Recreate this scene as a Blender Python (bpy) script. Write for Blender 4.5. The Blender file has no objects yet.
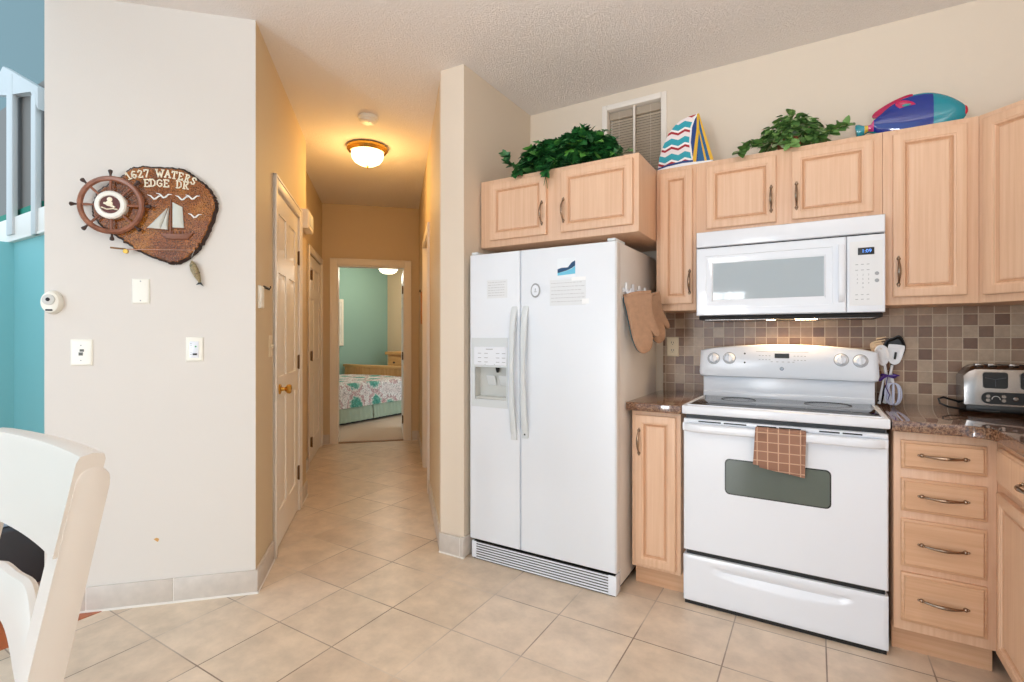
import bpy, bmesh, math, random
from mathutils import Matrix, Vector
random.seed(7)
PI = math.pi
SC = bpy.context.scene
COL = SC.collection

# ------------------------------------------------------------------ camera, world, lights, exposure
cam_d = bpy.data.cameras.new('camera'); cam = bpy.data.objects.new('camera', cam_d); COL.objects.link(cam)
cam.location = (0, 0, 1.235)
cam.rotation_euler = (PI / 2, 0, math.radians(31.08))
cam_d.sensor_fit = 'HORIZONTAL'; cam_d.sensor_width = 36.0
cam_d.lens = 502.47 / 1024 * 36
cam_d.shift_y = -(341 - 336.5) / 1024
cam_d.clip_start = 0.02
SC.camera = cam
SC.view_settings.view_transform = 'Standard'
SC.view_settings.look = 'None'
SC.view_settings.gamma = 1.0
SC.view_settings.use_curve_mapping = False
SC.view_settings.exposure = 0.0
SC.cycles.max_bounces = 8
SC.cycles.diffuse_bounces = 5
SC.cycles.caustics_reflective = False
SC.cycles.caustics_refractive = False

def srgb(r, g, b):
    def f(c):
        c /= 255.0
        return c / 12.92 if c <= 0.04045 else ((c + 0.055) / 1.055) ** 2.4
    return (f(r), f(g), f(b), 1.0)

world = bpy.data.worlds.new('daylight'); SC.world = world; world.use_nodes = True
bg = world.node_tree.nodes['Background']
bg.inputs[0].default_value = (0.70, 0.865, 1.0, 1)
bg.inputs[1].default_value = 1.55

def area_light(name, loc, rot, sx, sy, power, color):
    d = bpy.data.lights.new(name, 'AREA'); d.shape = 'RECTANGLE'; d.size = sx; d.size_y = sy
    d.energy = power; d.color = color
    o = bpy.data.objects.new(name, d); COL.objects.link(o); o.location = loc; o.rotation_euler = rot
    return o
# daylight through the two panes of the patio door behind the camera
area_light('patio_pane_daylight', (-1.60, -4.5, 1.03), (PI / 2, 0, 0), 0.33, 2.0, 44, (0.90, 0.955, 1.0))
area_light('patio_pane_daylight', (-1.24, -4.5, 1.03), (PI / 2, 0, 0), 0.33, 2.0, 44, (0.90, 0.955, 1.0))
# added upward fill light behind the camera, brightens the ceiling
fl_ = area_light('ceiling_fill', (0.25, -0.55, 1.10), (PI - 0.38, 0, 0), 0.4, 0.4, 46, (0.95, 0.97, 1.0)); fl_.data.spread = math.radians(115)
area_light('right_side_fill', (1.16, -0.35, 1.55), (PI / 2, 0, PI / 2), 1.1, 0.9, 7.5, (0.92, 0.96, 1.0))  # added fill from the right for the refrigerator side, not a known window
# lamp under the microwave that lights the back of the range
area_light('cooktop_lamp', (-0.10, 2.86, 1.311), (math.radians(-18), 0, 0), 0.22, 0.06, 3.0, (1.0, 0.66, 0.36))

# ------------------------------------------------------------------ frames
S2 = math.sqrt(0.5)
HD = Vector((-S2, S2, 0)); HR = Vector((S2, S2, 0)); UP = Vector((0, 0, 1))
HM = Matrix.Rotation(PI / 4, 4, 'Z')          # hall frame: x across the hall, y along it
def frame(o, n):                              # x right, y up, z out of the surface
    n = Vector(n).normalized(); x = UP.cross(n)
    m = Matrix.Identity(4)
    for i in range(3):
        m[i][0] = x[i]; m[i][1] = UP[i]; m[i][2] = n[i]; m[i][3] = o[i]
    return m
def K(y): return frame((0, y, 0), (0, -1, 0))
LW = frame(HD * 2.65, -HD)                     # left wall: (across, up, out)
def hallpt(r, h, z=0): return HR * r + HD * h + UP * z

# ------------------------------------------------------------------ materials
def nodes(m):
    return m.node_tree.nodes, m.node_tree.links, m.node_tree.nodes['Principled BSDF']
def mat(name, col, rough=0.5, metal=0.0, bump=0.0, bscale=200, var=0.0, vscale=6, spec=None, coat=0.0, emit=None, estr=0.0, stretch=(1, 1, 1)):
    m = bpy.data.materials.new(name); m.use_nodes = True
    N, L, P = nodes(m)
    P.inputs['Base Color'].default_value = srgb(*col); P.inputs['Roughness'].default_value = rough
    P.inputs['Metallic'].default_value = metal
    if spec is not None: P.inputs['Specular IOR Level'].default_value = spec
    if coat: P.inputs['Coat Weight'].default_value = coat; P.inputs['Coat Roughness'].default_value = 0.05
    if emit: P.inputs['Emission Color'].default_value = srgb(*emit); P.inputs['Emission Strength'].default_value = estr
    tc = N.new('ShaderNodeTexCoord'); mp = N.new('ShaderNodeMapping'); mp.inputs['Scale'].default_value = stretch
    L.new(tc.outputs['Object'], mp.inputs[0])
    if var:
        n = N.new('ShaderNodeTexNoise'); n.inputs['Scale'].default_value = vscale; n.inputs['Detail'].default_value = 5
        L.new(mp.outputs[0], n.inputs['Vector'])
        mx = N.new('ShaderNodeMix'); mx.data_type = 'RGBA'
        a = [max(0, c * (1 - var)) for c in col]; b = [min(255, c * (1 + var)) for c in col]
        mx.inputs[6].default_value = srgb(*a); mx.inputs[7].default_value = srgb(*b)
        L.new(n.outputs['Fac'], mx.inputs[0]); L.new(mx.outputs[2], P.inputs['Base Color'])
    if bump:
        n2 = N.new('ShaderNodeTexNoise'); n2.inputs['Scale'].default_value = bscale; n2.inputs['Detail'].default_value = 3
        L.new(mp.outputs[0], n2.inputs['Vector'])
        b = N.new('ShaderNodeBump'); b.inputs['Strength'].default_value = bump; b.inputs['Distance'].default_value = 0.01
        L.new(n2.outputs['Fac'], b.inputs['Height']); L.new(b.outputs[0], P.inputs['Normal'])
    return m
def ramp(N, stops):
    r = N.new('ShaderNodeValToRGB'); e = r.color_ramp.elements
    while len(e) < len(stops): e.new(0.5)
    for i, (p, c) in enumerate(stops): e[i].position = p; e[i].color = srgb(*c)
    return r
def wood(name, c0, c1, c2, st, rough=0.42, big=1.0):
    m = bpy.data.materials.new(name); m.use_nodes = True; N, L, P = nodes(m)
    tc = N.new('ShaderNodeTexCoord'); mp = N.new('ShaderNodeMapping'); mp.inputs['Scale'].default_value = st
    L.new(tc.outputs['Object'], mp.inputs[0])
    n = N.new('ShaderNodeTexNoise'); n.inputs['Scale'].default_value = 1.0 * big; n.inputs['Detail'].default_value = 7; n.inputs['Roughness'].default_value = 0.62
    L.new(mp.outputs[0], n.inputs['Vector'])
    r = ramp(N, [(0.28, c0), (0.5, c1), (0.74, c2)]); L.new(n.outputs['Fac'], r.inputs[0])
    L.new(r.outputs[0], P.inputs['Base Color']); P.inputs['Roughness'].default_value = rough
    b = N.new('ShaderNodeBump'); b.inputs['Strength'].default_value = 0.05; b.inputs['Distance'].default_value = 0.002
    L.new(n.outputs['Fac'], b.inputs['Height']); L.new(b.outputs[0], P.inputs['Normal'])
    return m
def tiles(name, cols, grout, size, mortar, off, axes='XY', rough=0.4, noise=10, contrast=0.5, bumpd=0.002, grout2=None):
    m = bpy.data.materials.new(name); m.use_nodes = True; N, L, P = nodes(m)
    tc = N.new('ShaderNodeTexCoord'); sp = N.new('ShaderNodeSeparateXYZ'); cb = N.new('ShaderNodeCombineXYZ')
    L.new(tc.outputs['Object'], sp.inputs[0]); L.new(sp.outputs[axes[0]], cb.inputs[0]); L.new(sp.outputs[axes[1]], cb.inputs[1])
    mp = N.new('ShaderNodeMapping'); mp.inputs['Location'].default_value = (off[0], off[1], 0); L.new(cb.outputs[0], mp.inputs[0])
    br = N.new('ShaderNodeTexBrick'); br.offset = 0.0; br.squash = 1.0
    br.inputs['Scale'].default_value = 1.0; br.inputs['Brick Width'].default_value = size[0]; br.inputs['Row Height'].default_value = size[1]
    br.inputs['Mortar Size'].default_value = mortar; br.inputs['Mortar Smooth'].default_value = 0.15; br.inputs['Bias'].default_value = 0.0
    L.new(mp.outputs[0], br.inputs['Vector'])
    dv = N.new('ShaderNodeVectorMath'); dv.operation = 'DIVIDE'; dv.inputs[1].default_value = (size[0], size[1], 1); L.new(mp.outputs[0], dv.inputs[0])
    fl = N.new('ShaderNodeVectorMath'); fl.operation = 'FLOOR'; L.new(dv.outputs[0], fl.inputs[0])
    wn = N.new('ShaderNodeTexWhiteNoise'); wn.noise_dimensions = '2D'; L.new(fl.outputs[0], wn.inputs['Vector'])
    tr = ramp(N, [(i / max(1, len(cols) - 1), c) for i, c in enumerate(cols)]); L.new(wn.outputs['Value'], tr.inputs[0])
    L.new(tr.outputs[0], br.inputs['Color1']); L.new(tr.outputs[0], br.inputs['Color2'])
    gn = N.new('ShaderNodeTexNoise'); gn.inputs['Scale'].default_value = 1.6; gn.inputs['Detail'].default_value = 1; L.new(mp.outputs[0], gn.inputs['Vector'])
    gr = ramp(N, [(0.42, grout), (0.60, grout2 or grout)]); L.new(gn.outputs['Fac'], gr.inputs[0]); L.new(gr.outputs[0], br.inputs['Mortar'])
    n = N.new('ShaderNodeTexNoise'); n.inputs['Scale'].default_value = noise; n.inputs['Detail'].default_value = 8; n.inputs['Roughness'].default_value = 0.65
    L.new(tc.outputs['Object'], n.inputs['Vector'])
    r = N.new('ShaderNodeValToRGB'); r.color_ramp.elements[0].position = 0.3; r.color_ramp.elements[1].position = 0.7
    v = 1 - contrast; r.color_ramp.elements[0].color = (v, v, v, 1); r.color_ramp.elements[1].color = (1, 1, 1, 1)
    L.new(n.outputs['Fac'], r.inputs[0])
    mx = N.new('ShaderNodeMix'); mx.data_type = 'RGBA'; mx.blend_type = 'MULTIPLY'; mx.inputs[0].default_value = 1.0
    L.new(br.outputs['Color'], mx.inputs[6]); L.new(r.outputs[0], mx.inputs[7]); L.new(mx.outputs[2], P.inputs['Base Color'])
    P.inputs['Roughness'].default_value = rough
    inv = N.new('ShaderNodeMath'); inv.operation = 'SUBTRACT'; inv.inputs[0].default_value = 1.0; L.new(br.outputs['Fac'], inv.inputs[1])
    b = N.new('ShaderNodeBump'); b.inputs['Strength'].default_value = 0.6; b.inputs['Distance'].default_value = bumpd
    L.new(inv.outputs[0], b.inputs['Height']); L.new(b.outputs[0], P.inputs['Normal'])
    return m
def speckle(name, stops, scale, rough, coat=0.0):
    m = bpy.data.materials.new(name); m.use_nodes = True; N, L, P = nodes(m)
    tc = N.new('ShaderNodeTexCoord')
    n = N.new('ShaderNodeTexNoise'); n.inputs['Scale'].default_value = scale; n.inputs['Detail'].default_value = 4; n.inputs['Roughness'].default_value = 0.8
    L.new(tc.outputs['Object'], n.inputs['Vector'])
    r = ramp(N, stops); L.new(n.outputs['Fac'], r.inputs[0]); L.new(r.outputs[0], P.inputs['Base Color'])
    P.inputs['Roughness'].default_value = rough; P.inputs['Coat Weight'].default_value = coat
    return m

M_wall = mat('wall_paint', (222, 217, 211), 0.75, bump=0.06, bscale=260)
M_ceil = mat('popcorn_ceiling', (242, 236, 231), 0.95)
def _popcorn():
    N, L, P = nodes(M_ceil)
    tc = N.new('ShaderNodeTexCoord'); n = N.new('ShaderNodeTexNoise'); n.inputs['Scale'].default_value = 110; n.inputs['Detail'].default_value = 5; n.inputs['Roughness'].default_value = 0.7
    L.new(tc.outputs['Object'], n.inputs['Vector'])
    r = N.new('ShaderNodeValToRGB'); r.color_ramp.elements[0].position = 0.42; r.color_ramp.elements[1].position = 0.66; L.new(n.outputs['Fac'], r.inputs[0])
    b = N.new('ShaderNodeBump'); b.inputs['Strength'].default_value = 0.5; b.inputs['Distance'].default_value = 0.008
    L.new(r.outputs[0], b.inputs['Height']); L.new(b.outputs[0], P.inputs['Normal'])
_popcorn()
M_hallwall = mat('hall_wall_lamp_tint', (212, 191, 158), 0.6, bump=0.06, bscale=260)  # wall paint with the hall lamp's amber light put into the colour
M_kwall = mat('wall_paint_shade_tint', (227, 213, 195), 0.75, bump=0.06, bscale=260)  # same wall paint, warmed to carry the dimmer light on pier and alcove
M_floor = tiles('floor_tile', [(228, 208, 184), (235, 216, 194), (222, 200, 176)], (146, 124, 106), (0.337, 0.338), 0.0028, (1.647 + 0.337 * 20, -1.68 + 0.338 * 20), 'XY', 0.33, 8, 0.26, 0.002, (222, 206, 188))
M_base = mat('baseboard_tile', (206, 198, 190), 0.4, var=0.06, vscale=25)
M_grout = mat('white_grout', (236, 232, 226), 0.8)
M_splash = tiles('backsplash_tile', [(118, 84, 64), (152, 118, 94), (170, 142, 118), (196, 170, 144), (134, 100, 78)], (208, 186, 160), (0.0535, 0.0535), 0.0022, (0.01, 0.0), 'XZ', 0.35, 40, 0.22)
M_trim = mat('white_trim', (240, 232, 222), 0.4)
M_door = mat('door_paint', (246, 240, 232), 0.4)
M_wv = wood('maple_vertical', (218, 176, 143), (226, 186, 154), (232, 195, 165), (80, 80, 2.0))
M_wh = wood('maple_horizontal', (204, 158, 122), (214, 170, 134), (222, 181, 147), (2.0, 80, 80))
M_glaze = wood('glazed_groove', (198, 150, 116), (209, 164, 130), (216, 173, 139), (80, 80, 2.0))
M_white = mat('white_enamel', (234, 238, 245), 0.22, spec=0.5)
M_gloss = mat('gloss_enamel', (234, 238, 245), 0.3, coat=1.0)
M_fridge = mat('fridge_white', (232, 237, 244), 0.34, bump=0.03, bscale=500)
M_fridge_side = mat('fridge_side_white', (226, 222, 218), 0.45, bump=0.03, bscale=500)
M_offwhite = mat('offwhite_plastic', (216, 222, 225), 0.4)
M_greyplast = mat('light_grey_plastic', (205, 206, 202), 0.4)
M_black = mat('black', (14, 14, 15), 0.4)
M_blackgloss = mat('black_glass', (16, 17, 20), 0.06)
M_dark = mat('dark_gap', (26, 22, 20), 0.7)
M_glasswin = mat('oven_glass', (90, 99, 92), 0.08, var=0.1, vscale=5)
M_mwglass = mat('microwave_glass', (176, 186, 192), 0.04)
M_mark = mat('grey_print', (165, 168, 172), 0.5)
M_nickel = mat('antique_nickel', (158, 138, 120), 0.22, metal=1.0)
M_steel = mat('brushed_steel', (146, 140, 136), 0.24, metal=1.0, bump=0.03, bscale=60, stretch=(1, 1, 30))
M_brass = mat('polished_brass', (212, 168, 84), 0.2, metal=1.0)
M_hinge = mat('hinge_bronze', (110, 84, 60), 0.35, metal=0.8)
M_granite = speckle('granite', [(0.36, (30, 20, 16)), (0.44, (92, 58, 42)), (0.52, (120, 82, 60)), (0.58, (184, 148, 116)), (0.64, (72, 44, 32))], 150, 0.07, 0.6)
M_glow = mat('frosted_glass_lit', (255, 236, 200), 0.5, emit=(255, 226, 170), estr=6.0)
M_ivory = mat('ivory_plate', (240, 238, 228), 0.35)
M_almond = mat('almond_plate', (224, 208, 178), 0.4)
M_teal = mat('teal_wall', (138, 200, 202), 0.7)
M_bluegrey = mat('bluegrey_wall', (114, 136, 138), 0.75)
M_green = mat('green_wall', (142, 174, 157), 0.8)
M_carpet = mat('carpet', (214, 190, 166), 0.95, bump=0.4, bscale=300, var=0.06, vscale=120)
M_woodfloor = wood('hardwood_floor', (150, 78, 44), (182, 98, 56), (200, 120, 74), (2, 30, 30), 0.3)
M_pine = wood('pine', (196, 138, 78), (216, 160, 96), (228, 180, 118), (30, 30, 2), 0.5)
M_pine_h = wood('pine_horizontal', (196, 138, 78), (216, 160, 96), (228, 180, 118), (2, 30, 30), 0.5)
M_chair = mat('white_chair_paint', (216, 210, 203), 0.35)

# ------------------------------------------------------------------ object helpers
WM = {}
def smooth(bm, ang=32):
    a = math.radians(ang)
    for f in bm.faces: f.smooth = True
    for e in bm.edges:
        if len(e.link_faces) == 2:
            e.smooth = e.calc_face_angle(0) < a
        else: e.smooth = False
def mesh_from(bm, name, mats):
    bmesh.ops.recalc_face_normals(bm, faces=bm.faces)
    smooth(bm)
    me = bpy.data.meshes.new(name); bm.to_mesh(me); bm.free()
    for m in (mats if isinstance(mats, (list, tuple)) else [mats]): me.materials.append(m)
    return me
def tag(o, label=None, cat=None, group=None, kind=None):
    if label: o['label'] = label
    if cat: o['category'] = cat
    if group: o['group'] = group
    if kind: o['kind'] = kind
    return o
def thing(name, label, cat, loc=(0, 0, 0), rz=0.0, group=None):
    o = bpy.data.objects.new(name, None); COL.objects.link(o); o.empty_display_size = 0.05
    o.location = loc; o.rotation_euler = (0, 0, rz)
    WM[o] = Matrix.Translation(Vector(loc)) @ Matrix.Rotation(rz, 4, 'Z')
    return tag(o, label, cat, group)
def part(name, bm, m, parent, fr=None, label=None, kind=None):
    M = fr if fr is not None else Matrix.Identity(4)
    bm.transform(WM[parent].inverted() @ M)
    o = bpy.data.objects.new(name, mesh_from(bm, name, m)); COL.objects.link(o); o.parent = parent
    WM[o] = WM[parent]
    if label: o['label'] = label
    if kind: o['kind'] = kind
    return o
def solo(name, bm, m, label, cat, loc=(0, 0, 0), rz=0.0, fr=None, group=None, kind=None):
    W = Matrix.Translation(Vector(loc)) @ Matrix.Rotation(rz, 4, 'Z')
    M = fr if fr is not None else Matrix.Identity(4)
    bm.transform(W.inverted() @ M)
    o = bpy.data.objects.new(name, mesh_from(bm, name, m)); COL.objects.link(o)
    o.location = loc; o.rotation_euler = (0, 0, rz); WM[o] = W
    return tag(o, label, cat, group, kind)
def struct(name, bm, m, fr=None, parent=None):
    if parent is not None:
        return part(name, bm, m, parent, fr)
    if fr is not None: bm.transform(fr)
    o = bpy.data.objects.new(name, mesh_from(bm, name, m)); COL.objects.link(o); WM[o] = Matrix.Identity(4)
    o['kind'] = 'structure'
    return o
def dup(o, parent=None):
    c = o.copy(); COL.objects.link(c); WM[c] = WM.get(o, Matrix.Identity(4))
    if parent is not None: c.parent = parent
    for ch in list(o.children): dup(ch, c)
    return c

# ------------------------------------------------------------------ shape helpers (all add to a bmesh)
def B(): return bmesh.new()
def box(bm, a, b, mi=0, bev=0.0, seg=2, M=None):
    x0, y0, z0 = a; x1, y1, z1 = b
    vs = [bm.verts.new(p) for p in ((x0, y0, z0), (x1, y0, z0), (x1, y1, z0), (x0, y1, z0), (x0, y0, z1), (x1, y0, z1), (x1, y1, z1), (x0, y1, z1))]
    fs = [bm.faces.new([vs[i] for i in q]) for q in ((3, 2, 1, 0), (4, 5, 6, 7), (0, 1, 5, 4), (1, 2, 6, 5), (2, 3, 7, 6), (3, 0, 4, 7))]
    for f in fs: f.material_index = mi
    if bev:
        es = list({e for f in fs for e in f.edges})
        r = bmesh.ops.bevel(bm, geom=es, offset=bev, segments=seg, affect='EDGES', profile=0.5)
        vs = list({v for f in r['faces'] for v in f.verts} | {v for v in vs if v.is_valid})
        for f in r['faces']: f.material_index = mi
    if M is not None: bmesh.ops.transform(bm, matrix=M, verts=[v for v in vs if v.is_valid])
    return vs
def prism(bm, pts, axis, lo, hi, mi=0, mi_side=None, bev=0.0):
    def P(p, t):
        if axis == 'x': return (t, p[0], p[1])
        if axis == 'y': return (p[0], t, p[1])
        return (p[0], p[1], t)
    a = [bm.verts.new(P(p, lo)) for p in pts]; b = [bm.verts.new(P(p, hi)) for p in pts]
    n = len(pts); fs = []
    f = bm.faces.new(a); f.material_index = mi; f2 = bm.faces.new(b); f2.material_index = mi
    for i in range(n):
        s = bm.faces.new((a[i], a[(i + 1) % n], b[(i + 1) % n], b[i])); s.material_index = mi if mi_side is None else mi_side
        fs.append(s)
    if bev:
        es = list(set(f.edges) | set(f2.edges))
        r = bmesh.ops.bevel(bm, geom=es, offset=bev, segments=2, affect='EDGES', profile=0.5)
        for q in r['faces']: q.material_index = mi
    return a + b
def rings(bm, R, mi=0, cap0=True, cap1=True, closed=True, mis=None):
    V = [[bm.verts.new(p) for p in r] for r in R]
    n = len(R[0])
    for k in range(len(V) - 1):
        for i in range(n if closed else n - 1):
            f = bm.faces.new((V[k][i], V[k][(i + 1) % n], V[k + 1][(i + 1) % n], V[k + 1][i])); f.material_index = mi if mis is None else mis[k]
    if cap0: f = bm.faces.new(V[0]); f.material_index = mi if mis is None else mis[0]
    if cap1: f = bm.faces.new(V[-1]); f.material_index = mi if mis is None else mis[-1]
    return V
def rect(x0, x1, y0, y1, z, i=0.0): return [(x0 + i, y0 + i, z), (x1 - i, y0 + i, z), (x1 - i, y1 - i, z), (x0 + i, y1 - i, z)]
def panel(bm, x0, x1, y0, y1, prof, z=0.0, mi=0, mis=None):
    rings(bm, [rect(x0, x1, y0, y1, z + o, i) for i, o in prof], mi, mis=mis)
def rrect(x0, x1, y0, y1, r, z, n=5):
    out = []
    for cx, cy, a0 in ((x1 - r, y1 - r, 0), (x0 + r, y1 - r, 90), (x0 + r, y0 + r, 180), (x1 - r, y0 + r, 270)):
        for k in range(n + 1):
            a = math.radians(a0 + 90 * k / n); out.append((cx + r * math.cos(a), cy + r * math.sin(a), z))
    return out
def rplate(bm, x0, x1, y0, y1, r, z0, z1, bev=0.002, mi=0):
    rings(bm, [rrect(x0, x1, y0, y1, r, z0), rrect(x0, x1, y0, y1, r, z1 - bev), rrect(x0 + bev, x1 - bev, y0 + bev, y1 - bev, max(r - bev, 0.0005), z1)], mi)
def tube(bm, pts, r, n=8, mi=0, flat=None, closed=False):
    pts = [Vector(p) for p in pts]; N = len(pts)
    rr = r if isinstance(r, (list, tuple)) else [r] * N
    R = []; up = None
    for i, p in enumerate(pts):
        t = (pts[(i + 1) % N] - pts[i - 1]) if closed else (pts[min(i + 1, N - 1)] - pts[max(i - 1, 0)])
        t.normalize()
        if up is None:
            up = Vector((0, 0, 1)) if abs(t.z) < 0.9 else Vector((0, 1, 0))
        u = up - t * up.dot(t)
        if u.length < 1e-5: u = t.orthogonal()
        u.normalize(); v = t.cross(u); up = u
        f = flat or 1.0
        R.append([p + (u * math.cos(2 * PI * k / n) + v * math.sin(2 * PI * k / n) * f) * rr[i] for k in range(n)])
    if closed:
        R.append(R[0]); V = rings(bm, R, mi, False, False); bmesh.ops.remove_doubles(bm, verts=V[0] + V[-1], dist=1e-6)
    else: rings(bm, R, mi)
def lathe(bm, prof, M=None, n=24, mi=0, mis=None):
    R = [[(max(r, 1e-4) * math.cos(2 * PI * k / n), max(r, 1e-4) * math.sin(2 * PI * k / n), z) for k in range(n)] for r, z in prof]
    V = rings(bm, R, mi, mis=mis)
    if M is not None: bmesh.ops.transform(bm, matrix=M, verts=[v for r in V for v in r])
def ball(bm, c, r, mi=0, s=(1, 1, 1), u=12, v=8):
    rr = bmesh.ops.create_uvsphere(bm, u_segments=u, v_segments=v, radius=r, matrix=Matrix.Translation(Vector(c)) @ Matrix.Diagonal((s[0], s[1], s[2], 1)))
    for q in rr['verts']:
        for f in q.link_faces: f.material_index = mi
def text(bm, s, size, x, y, z, ext=0.0008, mi=0, bold=0.0, rot=0.0):
    cu = bpy.data.curves.new('t', 'FONT'); cu.body = s; cu.size = size; cu.extrude = ext; cu.align_x = 'CENTER'; cu.align_y = 'CENTER'; cu.offset = bold
    cu.resolution_u = 3
    o = bpy.data.objects.new('t', cu)
    me = o.to_mesh()
    n0 = len(bm.faces); tmp = bmesh.new(); tmp.from_mesh(me)
    tmp.transform(Matrix.Translation((x, y, z)) @ Matrix.Rotation(rot, 4, 'Z'))
    m2 = bpy.data.meshes.new('t'); tmp.to_mesh(m2); tmp.free()
    bm.from_mesh(m2); bm.faces.ensure_lookup_table()
    for i in range(n0, len(bm.faces)): bm.faces[i].material_index = mi
    o.to_mesh_clear(); bpy.data.objects.remove(o); bpy.data.curves.remove(cu); bpy.data.meshes.remove(m2)
def arch_pull(bm, p0, p1, out, h=0.026, r=0.0052, mi=0):
    p0 = Vector(p0); p1 = Vector(p1); out = Vector(out); n = 12
    pts = []; rr = []
    for i in range(n + 1):
        t = i / n; pts.append(p0.lerp(p1, t) + out * (0.004 + h * math.sin(PI * t) ** 0.75)); rr.append(r * (0.75 + 0.55 * math.sin(PI * t) ** 2))
    tube(bm, pts, rr, 8, mi)
    d = (p1 - p0).normalized()
    for p, sgn in ((p0, -1), (p1, 1)):
        ball(bm, p + out * 0.004, 0.008, mi, u=10, v=6); ball(bm, p + d * sgn * 0.009 + out * 0.003, 0.0045, mi, u=8, v=5)
def arc_pts(cx, cy, r, a0, a1, n): return [(cx + r * math.cos(math.radians(a0 + (a1 - a0) * i / n)), cy + r * math.sin(math.radians(a0 + (a1 - a0) * i / n))) for i in range(n + 1)]
DOORP = [(0, 0), (0, 0.016), (0.002, 0.0185), (0.006, 0.020), (0.034, 0.020), (0.036, 0.0175), (0.041, 0.0165), (0.043, 0.0125), (0.050, 0.0075), (0.053, 0.0075), (0.056, 0.012), (0.062, 0.0135), (0.064, 0.0135)]
DRAWP = [(0, 0), (0, 0.011), (0.003, 0.0135), (0.008, 0.0145), (0.0095, 0.018), (0.012, 0.020), (0.014, 0.020)]

# ================================================================== SETTING
CEIL = 2.76
hp2 = lambda r, h: (hallpt(r, h).x, hallpt(r, h).y)
bm = B()
poly = [(-2.742, -3.2), (1.20, -3.2), (1.20, 3.10), (-1.45, 3.10), hp2(0.42, 3.2), hp2(0.47, 6.15), hp2(-0.95, 6.15), hp2(-0.95, 2.72), (-2.742, 1.07)]
prism(bm, poly, 'z', -0.05, 0.0)
struct('floor', bm, M_floor)
bm = B(); prism(bm, [(-2.744, -3.2), (-2.744, 1.07), hp2(-0.95, 2.72), hp2(-0.95, 2.9), (-6.2, 2.9), (-6.2, -3.2)], 'z', -0.05, 0.002); struct('floor_living', bm, M_woodfloor)
bm = B(); prism(bm, [hp2(-0.95, 6.152), hp2(0.62, 6.152), (-3.6, 7.35), (-7.3, 7.35), (-7.3, 2.7), (-5.3, 2.7)], 'z', -0.05, 0.006); struct('floor_bedroom', bm, M_carpet)
# ceiling over kitchen and hall
bm = B(); prism(bm, [(-2.9, -3.2), (1.3, -3.2), (1.3, 3.2), (-1.3, 3.2), (-2.0, 3.3), hp2(0.6, 6.2), hp2(-1.1, 6.2), hp2(-1.1, 2.75), hp2(-1.47, 2.75), (-2.9, 0.84)], 'z', CEIL, CEIL + 0.08); struct('ceiling', bm, M_ceil)

# left wall with the plaque
bm = B(); box(bm, (-1.47, 2.65, 0), (-0.6175, 2.77, CEIL)); struct('wall_left', bm, M_wall, HM)
bm = B(); prism(bm, [(-1.048, 0.300), (-1.035, 0.305), (-1.025, 0.299), (-1.030, 0.285), (-1.038, 0.290)], 'z', 0.0002, 0.0008); struct('wall_left_chip', bm, mat('plaster_chip', (206, 160, 96), 0.8), LW)
# hall left wall: around the closet door (opening h 3.08 to 3.83), then the jog and the far part
bm = B()
box(bm, (-0.70, 2.6512, 0), (-0.617, 2.772, CEIL)); box(bm, (-0.737, 2.772, 0), (-0.617, 3.075, CEIL)); box(bm, (-0.737, 3.835, 0), (-0.617, 4.19, CEIL)); box(bm, (-0.737, 3.075, 2.085), (-0.617, 3.835, CEIL))
struct('wall_hall_left', bm, M_hallwall, HM)
bm = B()
box(bm, (-0.85, 4.0, 0), (-0.727, 5.09, CEIL)); box(bm, (-0.85, 5.97, 0), (-0.727, 6.12, CEIL)); box(bm, (-0.85, 5.09, 2.04), (-0.727, 5.97, CEIL))
struct('wall_hall_left_far', bm, M_hallwall, HM)
# end wall around the bedroom doorway
bm = B()
box(bm, (-0.85, 6.1, 0), (-0.565, 6.22, CEIL)); box(bm, (0.20, 6.1, 0), (0.55, 6.22, CEIL)); box(bm, (-0.565, 6.1, 2.06), (0.20, 6.22, CEIL))
struct('wall_hall_end', bm, M_hallwall, HM)
# right hall wall: opens out slightly towards the end
def rr_(h): return 0.300 + 0.020 * (h - 2.9)
bm = B()
def rwall(h0, h1, z0, z1): prism(bm, [(rr_(h0), h0), (rr_(h0) + 0.11, h0), (rr_(h1) + 0.11, h1), (rr_(h1), h1)], 'z', z0, z1)
rwall(3.02, 4.05, 0, CEIL); rwall(4.80, 6.12, 0, CEIL); rwall(4.05, 4.80, 2.07, CEIL)
struct('wall_hall_right', bm, M_hallwall, HM)
# pier beside the refrigerator and the alcove wall behind it
bm = B(); prism(bm, [(-1.842, 2.262), (-1.683, 2.270), (-1.683, 3.04), (-1.80, 3.04), hp2(0.41, 3.02), hp2(rr_(3.02), 3.02)], 'z', 0, CEIL); struct('wall_pier', bm, M_kwall)
# kitchen back wall with the small high window
WX0, WX1, WZ0, WZ1 = -1.153, -0.760, 2.02, 2.690
bm = B()
box(bm, (-1.80, 3.04, 0), (WX0, 3.16, CEIL)); box(bm, (WX1, 3.04, 0), (1.30, 3.16, CEIL)); box(bm, (WX0, 3.04, 0), (WX1, 3.16, WZ0)); box(bm, (WX0, 3.04, WZ1), (WX1, 3.16, CEIL))
struct('wall_back', bm, M_kwall)
bm = B(); box(bm, (1.18, -3.2, 0), (1.30, 3.04, CEIL)); struct('wall_right', bm, M_kwall)
# tiled backsplash
bm = B(); box(bm, (-0.775, 3.030, 0.90), (1.18, 3.04, 1.40)); struct('wall_backsplash', bm, M_splash)

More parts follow.
